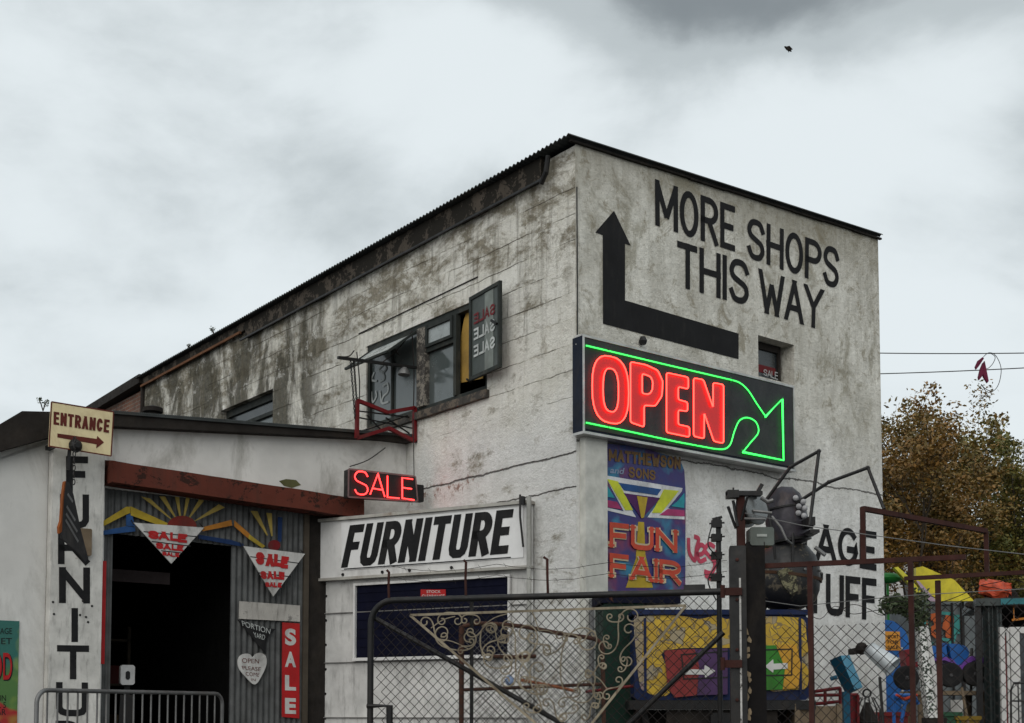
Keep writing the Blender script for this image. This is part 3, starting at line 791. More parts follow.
# ============================================================ open sign
SG = thing('neon_sign', 'big dark box sign with red neon OPEN and a green neon arrow', 'sign')
C6 = lambda x, y: (560+x/2.581, 320+y/2.581)
d = -.20
F4 = [RW.P(*C6(*p), d) for p in ((62,40),(605,172),(605,386),(58,285))]
xl_, xr_ = (F4[0][0]+F4[3][0])/2, (F4[1][0]+F4[2][0])/2
zT, zB = (F4[0][1]+F4[1][1])/2, (F4[3][1]+F4[2][1])/2
print('sign', F4)
ob('casing', MB().box(xl_,xr_,d+.012,-.02,zB,zT), mat('navy_sign_casing', (.012,.016,.028), .45, dirty=.3), SG, RW)
ob('sign_face', MB().box(xl_+.02,xr_-.02,d+.002,d+.0115,zB+.03,zT-.02), M_sign, SG, RW)
M_trim = mat('aluminium_trim', (.42,.42,.41), .4, metal=.5, dirty=.4)
ob('edge_trim', MB().box(xl_-.005,xr_+.01,d-.012,-.03,zB-.03,zB-.001).box(xl_,xr_,d-.006,d+.011,zT-.018,zT+.008).box(xr_-.018,xr_,d-.006,d+.011,zB,zT-.02).box(xl_,xl_+.018,d-.006,d+.011,zB,zT-.02), M_trim, SG, RW)
N6 = lambda x, y, dd=d-.03: RW.P3(*C6(x, y), dd)
def rounded(pts, k=3):
    out = []; m = len(pts)
    for i in range(m):
        p0, p1, p2 = pts[i-1], pts[i], pts[(i+1) % m]
        def tow(a, b, r=6):
            L = math.dist(a, b); t = min(.45, r/L); return (a[0]+(b[0]-a[0])*t, a[1]+(b[1]-a[1])*t)
        s, e = tow(p1, p0), tow(p1, p2)
        for j in range(k+1):
            t = j/k; out.append(((1-t)**2*s[0]+2*t*(1-t)*p1[0]+t*t*e[0], (1-t)**2*s[1]+2*t*(1-t)*p1[1]+t*t*e[1]))
    return out
def oval(cx, cy, rx, ry, sk=.12, n=28, e=.75):
    o = []
    for i in range(n):
        a = 2*math.pi*i/n; x = math.copysign(abs(math.cos(a))**e, math.cos(a))*rx; y = math.copysign(abs(math.sin(a))**e, math.sin(a))*ry
        o.append((cx+x, cy+y+x*sk))
    return o
Oo, Oi = oval(130,180,47,86,.2), oval(131,181,20,56,.2)
Po = rounded([(182,108),(222,116),(252,130),(265,158),(263,196),(246,222),(217,220),(217,276),(182,264)])
Pi = rounded([(212,138),(234,146),(240,160),(238,182),(230,192),(212,190)])
Eo = rounded([(275,136),(331,148),(331,178),(305,172),(305,206),(329,212),(329,236),(305,232),(305,270),(334,276),(334,302),(275,290)])
No = rounded([(345,150),(370,154),(395,226),(395,162),(422,167),(422,318),(397,313),(372,240),(372,306),(345,300)])
for nm, polys in (('O',(Oo,Oi)),('P',(Po,Pi)),('E',(Eo,)),('N',(No,))):
    mb = MB()
    for pl in polys: mb.tube([N6(*p) for p in pl], .008, 8, closed=True)
    ln = ob('neon_letter', mb, M_neonred, SG, RW, smooth=True, label='red neon tube letter '+nm)
    # the letter's red face behind the tube
    mb = MB(); dd = d-.006
    if len(polys) == 2:
        o_, i_ = polys; 
        no, ni = len(o_), len(i_)
        import mathutils.geometry as mg_
        V2 = [Vector((*q, 0)) for q in o_], [Vector((*q, 0)) for q in i_][::-1]
        tri = mg_.tessellate_polygon([list(V2[0]), list(V2[1])]); al = V2[0]+V2[1]
        vs = [RW.P3(*C6(q.x, q.y), dd) for q in al]
        fs = []
        for t in tri:
            a, b, c = (Vector((vs[i][0], vs[i][2])) for i in t)
            fs.append(tuple(t) if (b-a).cross(c-a) > 0 else tuple(t[::-1]))
        mb.add(vs, fs)
    else:
        mb.prism([RW.P(*C6(*q), dd) for q in polys[0]], dd, dd+.003)
    ob('letter_face', mb, M_redface, ln, RW)
gp = [(68,66),(260,112),(440,154)] + cat([(440,154),(464,162),(486,182),(508,216),(530,248)], 4) + [(530,250),(552,226),(574,204),(577,362),(472,341)] + cat([(472,341),(492,316),(512,290),(506,264),(484,252),(463,260),(450,288),(440,320),(424,333),(396,332)], 5) + [(300,314),(180,288),(68,265)]
mb = MB(); mb.tube([N6(*p) for p in gp], .0065, 8, cap=True)
na = ob('neon_arrow', mb, M_neongr, SG, RW, smooth=True, label='green neon tube bent into a fat arrow')
mb = MB(); strip(mb, [RW.P(*C6(*p), d-.002) for p in gp], .035, lambda a, b: (a, d-.002, b)); ob('halo_strip', mb, M_grface, na, RW)
for x, y in ((120,79),(220,102),(330,128),(440,156),(577,290),(577,230),(120,277),(240,301),(350,323)):
    p = N6(x, y, d); ob('tube_clip', MB().box(p[0]-.006,p[0]+.006,d-.036,d+.002,p[2]-.010,p[2]+.010), M_sign, na, RW)

# ============================================================ funfair board
FB = thing('painted_board', 'painted blue and purple board lettered FUN FAIR below the neon sign', 'sign')
C3 = lambda x, y: (595+x/4.52, 435+y/4.52)
d = -.045
n = NT('airbrushed_board_paint')
a = n.noise(2.2, 3, .5, None, .5); b = n.noise(3.1, 3, .5, n.mapv((1,1,1),(5,5,5)), .4)
c = n.mix(n.ramp(a, .38, .6), (.006,.03,.15), (.035,.012,.11)); c = n.mix(n.ramp(b, .5, .66), c, (.015,.16,.27)); c = n.mix(n.ramp(n.noise(3.6, 4, .5, n.mapv((1,1,1),(9,1,4))), .52, .68), c, (.15,.02,.07))
c = n.mix(n.ramp(n.noise(9, 9, .75), .55, .72, 0, .5), c, (.05,.04,.05)); n.col(c); n.rough(.5); n.bump(n.noise(30,4), .2, .004); M_air = n.m
def fp(pts, dd, mb=None, t=.004):
    mb = mb or MB(); return mb.prism([RW.P(*C3(*p), dd) for p in pts], dd, dd+t)
ob('board', fp([(44,38),(200,52),(355,100),(388,120),(404,160),(410,260),(408,705),(44,705)], d, t=.03), M_air, FB, RW)
M_wl = mat('white_line_paint', (.55,.56,.58), .6, dirty=.5)
M_lime = mat('lime_yellow_paint', (.46,.50,.02), .5, dirty=.25); M_turq = mat('turquoise_paint', (.02,.25,.30), .5, dirty=.25)
M_mag = mat('magenta_paint', (.32,.03,.12), .5, dirty=.3); M_dpur = mat('dark_purple_paint', (.07,.02,.09), .5, dirty=.3)
mb = fp([(44,182),(396,240),(392,255),(330,330),(405,368),(405,382),(238,372),(300,285),(120,262),(186,372),(44,338),(44,325),(130,345)], d-.0044); ob('white_chevron', mb, M_wl, FB, RW)
ob('blue_band', fp([(105,215),(300,245),(282,272),(132,250)], d-.009), M_blue, FB, RW)
ob('lime_band', fp([(54,198),(105,210),(172,340),(138,340)], d-.0085), M_lime, FB, RW)
ob('lime_band', fp([(380,252),(312,246),(258,352),(300,352)], d-.0085), M_lime, FB, RW)
ob('turquoise_band', fp([(44,210),(90,285),(44,278)], d-.0085), M_turq, FB, RW)
ob('turquoise_band', fp([(404,262),(372,300),(344,322),(404,330)], d-.0085), M_turq, FB, RW)
ob('magenta_band', fp([(44,292),(100,302),(122,336),(44,324)], d-.0085), M_mag, FB, RW)
ob('magenta_band', fp([(404,340),(330,334),(292,362),(404,368)], d-.0085), M_mag, FB, RW)
ob('purple_triangle', fp([(128,262),(296,286),(212,378)], d-.0085), M_dpur, FB, RW)
ob('yellow_ray', fp([(190,275),(238,282),(222,372),(210,376)], d-.0130), M_yellow, FB, RW)
ob('yellow_ray', fp([(196,392),(222,394),(228,540),(262,690),(140,690),(185,560)], d-.0044), M_yellow, FB, RW)
def serifword(text, q, tk, mats, gap=.5):
    for k_, (m_, ex, dd) in enumerate(mats):
        mb = MB(); st = random.getstate(); word(mb, text, RW, [C3(*p) for p in q], dd, tk+ex, gap=gap-ex*1.6, serif=.4 if ex == 0 else .8); random.setstate(st)
        ob('lettering', mb, m_, FB, RW)
M_or = mat('orange_red_paint', (.46,.05,.02), .5, dirty=.25); M_cr = mat('cream_line_paint', (.46,.37,.24), .5, dirty=.25)
serifword('FUN', ((66,393),(372,428),(372,534),(66,508)), .2, ((M_cr,.07,d-.014),(M_or,0,d-.017)), .6)
serifword('FAIR', ((66,532),(388,572),(388,680),(66,644)), .19, ((M_cr,.07,d-.014),(M_or,0,d-.017)), .5)
mb = MB(); word(mb, 'MATTHEWSON', RW, [C3(*p) for p in ((62,62),(386,100),(386,156),(62,116))], d-.006, .24, gap=.25)
word(mb, 'SONS', RW, [C3(*p) for p in ((152,142),(274,160),(274,204),(152,192))], d-.006, .22, gap=.3)
ob('lettering', mb, mat('dull_gold_paint', (.15,.09,.04), .6, dirty=.5), FB, RW)
mb = MB(); txt(mb, 'and', RW, [C3(*p) for p in ((68,144),(134,150),(134,178),(68,172))], d-.006, .02, .2); ob('lettering', mb, mat('pale_blue_paint', (.2,.25,.36), .6), FB, RW)

# ============================================================ shed
S = thing('shed', 'low white-fronted shed with a dark doorway under a red-brown beam', 'shed')
SX0 = -11.0
RD = -.16
roofline = [SH.P(-60, 452, RD), SH.P(0, 424, RD), SH.P(22, 411, RD), SH.P(113, 413, RD), SH.P(357, 431, RD)]
roofline.append((-.003, SH.P(404, 435, RD)[1]))
under = [(-.003, SH.P(404, 441, RD)[1]), SH.P(385, 439, RD), SH.P(113, 426, RD), SH.P(47, 438, RD), SH.P(0, 451, RD), SH.P(-60, 479, RD)]
ob('roof', MB().prism([(a,b) for a,b in roofline]+under, RD, 8.0), M_tar, S, SH)
mb = MB(); 
for i in range(150):
    t = i/150; x = roofline[3][0]*(1-t)+(-.01)*t; z = roofline[3][1]*(1-t)+roofline[5][1]*t
    mb.lathe([(.022,0),(.022,.9)], (x,RD-.03,z+.006), (0,1,0), n=6)
ob('corrugated_edge', mb, M_corr, S, SH, smooth=True)
# door-front extents
xd0 = SH.P(112, 600)[0]; xd1 = SH.P(231, 600)[0]; xp0 = SH.P(303, 600)[0]; xp1 = SH.P(320, 600)[0]; xw = SH.P(103, 600)[0]
zb0 = SH.P(103, 486, -.1)[1]; zb1 = SH.P(345, 515, -.1)[1]
def beamz(x, a=zb0, b=zb1): return a + (b-a)*(x-xw)/(xp1-xw)
mb = MB()
mb.prism([(xw, beamz(xw)), (-.003, beamz(0)), (-.003, roofline[5][1]-.03), (under[2][0], roofline[3][1]-.03), (xw, roofline[3][1]-.03)], 0, .12)            # white front over the beam
ob('front_wall', mb, M_shedw, S, SH)
ob('peeled_patch', MB().prism([SH.P(*p, -.002) for p in ((279,481),(286,479),(296,480),(301,485),(292,488),(284,486))], -.003, -.001), mat('peeled_olive_patch', (.10,.10,.045), .9), S, SH)
pl = under
mb = MB(); mb.prism([(SH.P(-60,600)[0]-2.5, -.2), (xw, -.2), (xw, roofline[3][1]-.03), (under[2][0]-.01, under[2][1]+.05), under[3], under[4], under[5], (under[5][0]-2.5, under[5][1]-.5)], .0, .12)
ob('side_front_wall', mb, mat('pale_grey_render', (.58,.575,.555), .85, var=.12, scale=1.4, dirty=.6, ds=1.2, dirt=(.15,.14,.12), bump=.5), S, SH)
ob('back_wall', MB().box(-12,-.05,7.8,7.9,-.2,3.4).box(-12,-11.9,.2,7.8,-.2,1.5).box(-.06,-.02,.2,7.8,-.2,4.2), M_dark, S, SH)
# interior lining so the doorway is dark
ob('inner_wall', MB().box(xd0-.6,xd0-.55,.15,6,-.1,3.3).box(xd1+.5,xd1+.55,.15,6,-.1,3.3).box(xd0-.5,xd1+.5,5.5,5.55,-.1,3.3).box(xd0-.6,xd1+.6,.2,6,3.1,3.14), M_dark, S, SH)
hz_0 = SH.P(170, 540)[1]
sf_ = thing('shop_shelving', 'dim shelving with boxes just visible inside the dark doorway', 'shelving')
ob('frame', MB().box(xd0+.3,xd0+.34,2.6,2.64,0,2.1).box(xd1-.25,xd1-.21,2.6,2.64,0,2.1).box(xd0+.3,xd1-.21,2.6,3.0,.7,.73).box(xd0+.3,xd1-.21,2.6,3.0,1.3,1.33).box(xd0+.3,xd1-.21,2.6,3.0,1.9,1.93), mat('dark_shelf_wood', (.05,.04,.03), .7), sf_, SH)
for i in range(7):
    x = xd0+.4+i*(xd1-xd0-.7)/7; w_ = random.uniform(.12,.2); z_ = (.731,1.331)[i%2]; ob('box', MB().box(x,x+w_,2.62,2.9,z_,z_+random.uniform(.15,.3)), mat('stock_box_%d' % (i%3), ((.10,.07,.04),(.08,.08,.085),(.09,.02,.02))[i%3], .7), sf_, SH)
tag(ob('hanging_banner', MB().box(xd0+.28,xd1-.35,1.0,1.02,hz_0-.42,hz_0-.27), mat('dusty_pink_cloth', (.07,.055,.055), .8), None, SH), 'faint pale banner hanging just inside the dark doorway', 'banner')
# corrugated front sheets
def corr(mb, x0, x1, z0, z1, pitch=.076, amp=.011, y=.02, zf=None):
    n = max(4, int((x1-x0)/pitch*8)); vs = []
    for i in range(n+1):
        x = x0+(x1-x0)*i/n; w = y + amp*math.sin(2*math.pi*x/pitch)
        t = zf(x) if zf else z1
        vs += [(x, w, z0), (x, w, t)]
    return mb.add(vs, [(2*i, 2*i+2, 2*i+3, 2*i+1) for i in range(n)])
hz_ = lambda x: SH.P(112, 533)[1] + (SH.P(231, 546)[1]-SH.P(112, 533)[1])*(x-xd0)/(xd1-xd0)
for nm, a, b, lo in (('door_side_sheet', xw, xd0, -.1), ('door_side_sheet', xd1, xp0, -.1)):
    ob(nm, corr(MB(), a, b, lo, 3, zf=lambda x: beamz(x)+.05), M_galv, S, SH, smooth=True)
mb = MB(); n_ = int((xd1-xd0)/.076*8); vs = []
for i in range(n_+1):
    x = xd0+(xd1-xd0)*i/n_; w = .02+.011*math.sin(2*math.pi*x/.076); vs += [(x, w, hz_(x)), (x, w, beamz(x)+.05)]
mb.add(vs, [(2*i, 2*i+2, 2*i+3, 2*i+1) for i in range(n_)])
ob('door_head_sheet', mb, M_galv, S, SH, smooth=True)
ob('door_jamb', MB().box(xp0,xp0+.07,-.02,.1,-.1,beamz(xp0)+.05), mat('grey_brown_jamb', (.07,.058,.045), .8, dirty=.5), S, SH)
ob('door_post', MB().box(xp0+.075,xp1+.1,.03,.2,-.1,beamz(xp1)+.05), M_tar, S, SH)
mb = MB(); xq = SH.P(352, 512)[0]
k = 14
for i in range(k):
    a = xw-.03+(xq-xw+.03)*i/k; b = xw-.03+(xq-xw+.03)*(i+1)/k
    h0 = SH.P(103, 458, -.3)[1]-SH.P(103, 481, -.3)[1]; s = .012*mnoise.noise(Vector((a*2,0,0))); s2 = .012*mnoise.noise(Vector((b*2,0,0)))
    zz0 = SH.P(103, 481, -.3)[1]; zz1 = SH.P(345, 515, -.3)[1]
    za = zz0+(zz1-zz0)*(a-xw)/(xp1-xw)+s; zb = zz0+(zz1-zz0)*(b-xw)/(xp1-xw)+s2; h1 = h0*.93
    mb.add([(a,-.3,za),(b,-.3,zb),(b,-.01,zb),(a,-.01,za),(a,-.3,za+h1),(b,-.3,zb+h1),(b,-.01,zb+h1+.05),(a,-.01,za+h1+.05)], [(0,3,2,1),(4,5,6,7),(0,1,5,4),(1,2,6,5),(2,3,7,6),(3,0,4,7)])
ob('door_beam', mb, M_beam, S, SH)
# painted rays over the door: thin plywood cut-outs
D2b = lambda x, y: (100+x/4.876, 480+y/4.876)
d = -.035
def sp(pts, dd, mb=None, t=.008): mb = mb or MB(); return mb.prism([SH.P(*D2b(*p), dd) for p in pts], dd, dd+t)
ob('blue_arch_board', sp([(15,247),(130,225),(172,232),(172,250),(15,268)], d), M_blue, S, SH); ob('blue_arch_board', sp([(128,172),(156,160),(170,228),(128,222)], d-.003), M_blue, S, SH)
M_db = mat('deep_blue_board_paint', (.012,.03,.09), .6)
ob('blue_arch_board', sp([(480,266),(640,292),(700,312),(700,326),(480,286)], d), M_db, S, SH); ob('blue_arch_board', sp([(868,180),(890,182),(885,300),(868,300)], d), M_db, S, SH)
mb = sp([(15,200),(128,130),(148,130),(148,160),(128,168),(15,226)], d-.009); sp([(150,128),(330,210),(322,232),(150,172)], d-.009, mb)
ob('yellow_arch_board', mb, M_yellow, S, SH)
mb = sp([(500,230),(640,194),(645,222),(500,250)], d-.009); sp([(655,196),(730,262),(722,284),(655,226)], d-.009, mb); ob('orange_arch_board', mb, M_orange, S, SH)
mb = sp([(728,264),(806,322),(792,332),(724,286)], d-.009); ob('yellow_arch_board', mb, M_yellow, S, SH)
M_ray = mat('faded_yellow_ray_paint', (.30,.22,.05), .6, var=.3, dirty=.4)
for (cx, cy), rays, dd in (((400,235), ((200,80,245,90),(290,80,318,80),(366,80,386,84),(420,84,438,90),(484,94,508,100),(580,118,610,134)), d-.018), ((845,322), ((735,150,768,152),(812,160,838,162)), d-.018)):
    for (ax, ay, bx, by) in rays:
        def toward(x, y, f=.30): return (cx+(x-cx)*f, cy+(y-cy)*f)
        p = toward(ax, ay); q = toward(bx, by); mx, my = (p[0]+q[0])/2, (p[1]+q[1])/2
        ob('sun_ray', sp([(ax,ay),(bx,by),(mx+3,my),(mx-3,my)], dd), M_ray, S, SH)
dsk = mat('dark_red_disc_paint', (.16,.02,.015), .6)
ob('sun_disc', sp([(330,232)]+[(400+72*math.cos(R(a)), 228-54*math.sin(R(a))) for a in range(180,-1,-15)]+[(400,244)], d-.027), dsk, S, SH)
ob('sun_disc', sp([(850+30*math.cos(R(a)), 318-26*math.sin(R(a))) for a in range(0,360,24)], d-.027), M_redp, S, SH)
# SALE pennants
def pennant(q, rows, lines, label):
    P0 = thing('pennant_sign', label, 'sign', 'triangular SALE signs over the doorway')
    ob('board', sp(q, -.12, t=.015), M_white, P0, SH)
    mb = MB()
    for w4, sc_ in rows: word(mb, 'SALE', SH, [D2b(*p) for p in w4], -.126, .32, gap=.02, wob=.25)
    ob('lettering', mb, M_red, P0, SH)
    mb = MB()
    for i, l in enumerate(lines): strip(mb, [SH.P(*D2b(*p), -.1215) for p in l], .012, lambda a, b: (a, -.1215, b))
    ob('ruled_line', mb, M_black, P0, SH)
    mb = MB()
    for p in (q[0], q[1]):
        s = SH.P3(*D2b(*p), -.115); mb.tube([(s[0], -.11, s[2]-.02), (s[0], -.05, s[2]+.03), (s[0], .0, s[2]+.06)], .006, 5)
    ob('hanging_wire', mb, M_wire, P0, SH)
pennant([(165,208),(508,232),(348,408)], [([(234,244),(426,262),(424,305),(238,284)],1), ([(272,306),(410,320),(406,348),(276,336)],1), ([(300,350),(386,356),(384,376),(304,368)],1)],
        [[(215,252),(470,276)], [(255,300),(440,322)], [(300,345),(400,356)]], 'white triangular SALE sign hung over the dark doorway')
pennant([(700,322),(1000,360),(845,568)], [([(762,352),(920,372),(914,430),(764,414)],1), ([(782,440),(900,452),(898,490),(788,478)],1), ([(804,496),(886,502),(882,526),(808,520)],1)],
        [[(735,374),(970,406)], [(770,452),(930,472)]], 'white triangular SALE sign hung on the corrugated sheet right of the doorway')
# things on the corrugated sheet
C1 = lambda x, y: (225+x/5.436, 590+y/5.436)
def s1(pts, dd, mb=None, t=.008): mb = mb or MB(); return mb.prism([SH.P(*C1(*p), dd) for p in pts], dd, dd+t)
m_ = chipped('flaking_white_board', (.42,.40,.37), (.2,.19,.18), .57, 6)
tag(ob('blank_board', s1([(78,60),(408,84),(408,172),(76,156)], -.02, t=.01).jitter(.004), m_, None, SH), 'worn white blank board fixed above the black sign and red banner', 'sign')
K = thing('black_sign', 'black pointed sign with thin hand lettering above the white heart', 'sign')
ob('board', s1([(66,158),(130,196),(276,212),(236,250),(222,290),(222,348),(180,300)], -.02, t=.01), M_black, K, SH)
mb = MB(); txt(mb, 'PORTION', SH, [C1(*p) for p in ((90,166),(248,212),(244,240),(96,196))], -.0225, 0); txt(mb, 'YARD', SH, [C1(*p) for p in ((152,228),(220,246),(214,272),(160,256))], -.0225, 0)
ob('lettering', mb, mw, K, SH)
Hh = thing('heart_sign', 'white heart-shaped sign reading OPEN PLEASE COME IN', 'sign')
hp = cat([(150,364),(170,346),(196,342),(222,360),(226,400),(208,450),(164,514),(110,470),(76,426),(70,385),(84,356),(112,346),(136,350)], 4, True)
ob('board', s1(hp, -.035, t=.012), M_white, Hh, SH)
mb = MB()
for t_, q in (('OPEN', ((92,370),(186,376),(184,400),(94,396))), ('PLEASE', ((90,412),(196,420),(192,442),(98,432))), ('COME', ((110,446),(190,450),(184,472),(116,466))), ('IN', ((142,480),(168,482),(166,496),(144,494)))):
    txt(mb, t_, SH, [C1(*p) for p in q], -.0375, .0)
ob('lettering', mb, M_brown, Hh, SH)
BN = thing('sale_banner', 'narrow vertical red banner reading SALE on the corrugated sheet', 'banner', 'vertical red SALE banners')
ob('board', s1([(312,176),(406,182),(404,698),(310,690)], -.02, t=.01), M_red, BN, SH)
mb = MB()
for c_, y, y2 in (('S',208,300), ('A',334,418), ('L',462,545), ('E',586,672)):
    txt(mb, c_, SH, [C1(*p) for p in ((326,y),(386,y+3),(386,y2+2),(326,y2))], -.0225, .045)
ob('lettering', mb, M_white, BN, SH)
BN = thing('sale_banner', 'narrow vertical red banner half hidden behind the white post board', 'banner', 'vertical red SALE banners')
p0 = SH.P(92, 560, -.03); p1 = SH.P(104.5, 664, -.03)
ob('board', MB().box(p0[0],p1[0],-.03,-.02,p1[1],p0[1]), M_red, BN, SH)
mb = MB(); hh = (p0[1]-p1[1])
for i, c_ in enumerate('SALE'):
    zt0 = p0[1]-hh*(.05+.235*i); zt1 = zt0-hh*.17; W_ = .16; vs, fs = bfont(c_, .04)
    mb.add([(p1[0]-.06-W_+a*W_, -.0325, zt1+b*(zt0-zt1)) for a, b in vs], fs)
ob('lettering', mb, M_white, BN, SH)

# white post board with vertical FURNITURE
PB = thing('lettered_board', 'tall white plank board lettered FURNITURE downwards at the doorway corner', 'sign')
d = -.16
p0 = SH.P(52, 444, d); p1 = SH.P(102, 700, d)
m_pb = chipped('chipped_white_plank', (.56,.55,.52), (.22,.17,.13), .63, 7, .7)
ob('board', MB().bev(SH.P(50,600,d)[0], SH.P(102,600,d)[0], d, -.02, 0, p0[1], .01), m_pb, PB, SH)
mb = MB()
for k_, (c_, y0, y1, xx0, xx1) in enumerate((('F',456,492,66,88), ('U',494,528,60,89), ('R',530,564,58,89), ('N',567,603,59,90), ('I',608,642,70,78), ('T',645,679,57,89), ('U',682,716,56,88))):
    if c_ == 'I': q = rectq(71.5, y0, 78, y1); mb.prism([SH.P(*p, d-.003) for p in q], d-.003, d-.001); continue
    word(mb, c_, SH, rectq(xx0, y0, xx1, y1, .5), d-.003, .19)
zc = SH.P(57, 716, d)[1]
for i, c_ in enumerate('RE'):
    W_ = SH.P(88,700,d)[0]-SH.P(56,700,d)[0]; z1_ = zc-.05-.43*i; z0_ = z1_-.38; vs, fs = bfont(c_, .02)
    mb.add([(SH.P(56,700,d)[0]+a*W_, d-.004, z0_+b*(z1_-z0_)) for a, b in vs], fs)
ob('lettering', mb, M_black, PB, SH)
ob('edge_gap', MB().box(SH.P(46,600,-.02)[0], SH.P(52,600,-.02)[0], -.012, -.001, 0, SH.P(50,444,-.02)[1]), mat('grimy_joint', (.10,.085,.06), .9, dirty=.9, ds=4), PB, SH)
mb = MB()
for x, y in ((86,579),(92,606),(83,601),(86,617),(53,602),(54,614),(80,615),(88,622)): 
    p = SH.P3(x, y, d); mb.lathe([(.014,0),(.011,.008)], (p[0], d, p[2]), (0,-1,0), n=8)
ob('bolt_head', mb, M_blackm, PB, SH)
ob('wooden_chock', MB().bev(*sorted((SH.P(79,530,d)[0],SH.P(90,556,d)[0])), d-.05, d-.004, SH.P(85,556,d)[1], SH.P(85,529,d)[1]), M_wood, PB, SH)

# ENTRANCE sign
EN = thing('entrance_sign', 'cream ENTRANCE sign with a brown arrow at the shed roof corner', 'sign')
C5 = lambda x, y: (40+x/4.013, 395+y/4.013); d = -.55
q = [SH.P(*C5(*p), d) for p in ((46,27),(295,68),(285,245),(36,205))]
ob('board', MB().prism(q, d, d+.03), M_cream, EN, SH)
mb = MB(); ctr = (sum(a[0] for a in q)/4, sum(a[1] for a in q)/4)
for i in range(4):
    a, b = Vector(q[i]), Vector(q[(i+1)%4]); strip(mb, [a, b], .014, lambda x, y: (x, d-.002-.0004*i, y), 0)
ob('edging', mb, M_brown, EN, SH)
mb = MB(); word(mb, 'ENTRANCE', SH, [C5(*p) for p in ((55,66),(280,100),(276,152),(54,118))], d-.003, .2, gap=.4)
ob('lettering', mb, M_brown, EN, SH)
ob('arrow', MB().prism([SH.P(*C5(*p), d-.003) for p in ((70,154),(228,176),(230,164),(257,190),(226,214),(227,198),(70,170))], d-.003, d-.001), M_brown, EN, SH)
ob('bracket_boss', MB().lathe([(.05,0),(.075,.02),(.06,.06),(.03,.09)], SH.P3(*C5(140,205), d), (0,-1,0), 12).bar(SH.P3(*C5(55,195), d+.06), SH.P3(*C5(150,212), d+.06), .045).bar(SH.P3(*C5(120,205), d+.02), SH.P3(*C5(112,300), d+.02), .03), M_blackm, EN, SH)
ob('bracket', MB().bar(SH.P3(*C5(80,190), d+.05), (SH.P3(*C5(80,190), d+.05)[0], -.1, SH.P3(*C5(80,190), d+.05)[2]), .05), M_blackm, EN, SH)
# hanging wooden board seen nearly edge on
HB = thing('hanging_board', 'dark orange-edged wooden board hanging on a chain below the ENTRANCE sign', 'sign')
hc = wp(73, 512, 13.2)
HF = Fr(hc.x, hc.y, 80)
zz = lambda py: wp(73, py, 13.2).z
ob('board', MB().prism([HF.P(*C5(*p)) for p in ((104,345),(118,352),(135,400),(165,545),(194,655),(180,672),(160,640),(88,575),(80,540),(92,400))], 0, .016), mat('weathered_dark_board', (.035,.035,.037), .7, dirty=.5, dirt=(.10,.09,.08)), HB, HF)
ob('edge_strip', MB().prism([HF.P(*C5(*p)) for p in ((97,350),(102,346),(95,400),(88,500),(86,548),(76,556),(75,530),(83,505),(90,400))], -.006, .02), mat('orange_edge_paint', (.20,.055,.012), .7, dirty=.4), HB, HF)
mb = MB()
for i in range(7):
    z = zz(482)+i*.075
    mb.tube([(.0+.018*math.cos(a)*(1 if i%2 else .2), .018*math.cos(a)*(.2 if i%2 else 1), z+.03*math.sin(a)) for a in [2*math.pi*j/10 for j in range(10)]], .006, 5, closed=True)
ob('chain', mb, M_blackm, HB, HF)
mb = MB()
for k_, l in enumerate(([(108,450),(138,500)],[(106,480),(146,545)],[(104,505),(150,585)],[(112,400),(128,425)])): strip(mb, [HF.P(*C5(*p)) for p in l], .03, lambda a, b: (a, -.004, b))
ob('lettering', mb, mat('grey_chalk', (.16,.16,.16), .8), HB, HF)

# left poster
PO = thing('poster', 'green and yellow poster with red lettering at the left edge', 'poster')
n = NT('poster_print'); sep = n.n('ShaderNodeSeparateXYZ'); n.l(n.co, sep.inputs[0]); z = sep.outputs['Z']
w_ = n.math('ADD', z, n.math('MULTIPLY', n.noise(2.2, 2), .5))
c = n.mix(n.ramp(w_, 1.22, 1.26), (.30,.012,.012), (.06,.15,.035)); c = n.mix(n.ramp(w_, 1.62, 1.8), c, (.015,.11,.09)); c = n.mix(n.ramp(n.noise(3, 2), .48, .58, 0, .4), c, (.28,.34,.05)); n.col(c); n.rough(.4)
d = -.012; p0 = SH.P(-35, 622, d); p1 = SH.P(17, 724, d)
ob('sheet', MB().box(p0[0],p1[0],d,-.002,p1[1]-.5,SH.P(17,621,d)[1]), n.m, PO, SH)
mb = MB(); txt(mb, 'GOOD', SH, [(-30,653),(13,653),(13,681),(-30,681)], d-.004, .03); ob('lettering', mb, M_black, PO, SH)
mb = MB(); txt(mb, 'GOOD', SH, [(-30.5,652.5),(12,652.5),(12,680),(-30.5,680)], d-.006, .01); ob('lettering', mb, M_red, PO, SH)
mb = MB()
for y, t_ in ((628,'THE VINTAGE'),(638,'MARKET'),(695,'FRI TO SUN'),(702,'10 UNTIL 5'),(709,'ALL YEAR')): txt(mb, t_, SH, rectq(-28, y, 12 if y < 650 else 6, y+6), d-.004)
ob('lettering', mb, M_black, PO, SH)

# sanitiser stand inside the door
ST = thing('dispenser_stand', 'dark stand holding a white hand dispenser inside the doorway', 'dispenser stand')
fr = at(126, 14.6, 30)
ob('stand', MB().box(-.03,.03,-.02,.02,.02,zz(672)-.05).box(-.16,.16,-.14,.14,0,.03).prism([(-.1,.5),(.1,.5),(.08,1.15),(-.08,1.15)], -.05, -.022), M_blackm, ST, fr)
u0, v0 = fr.P(117, 665, -.06); u1, v1 = fr.P(130, 685, -.06)
ob('dispenser', MB().bev(-.1,.06,-.14,-.06,v1,v0,.02), mat('white_plastic', (.35,.35,.35), .3, dirty=.1), ST, fr)
ob('dispenser_window', MB().bev(-.045,.005,-.146,-.141,v1+.06,v0-.07,.015), M_black, ST, fr)

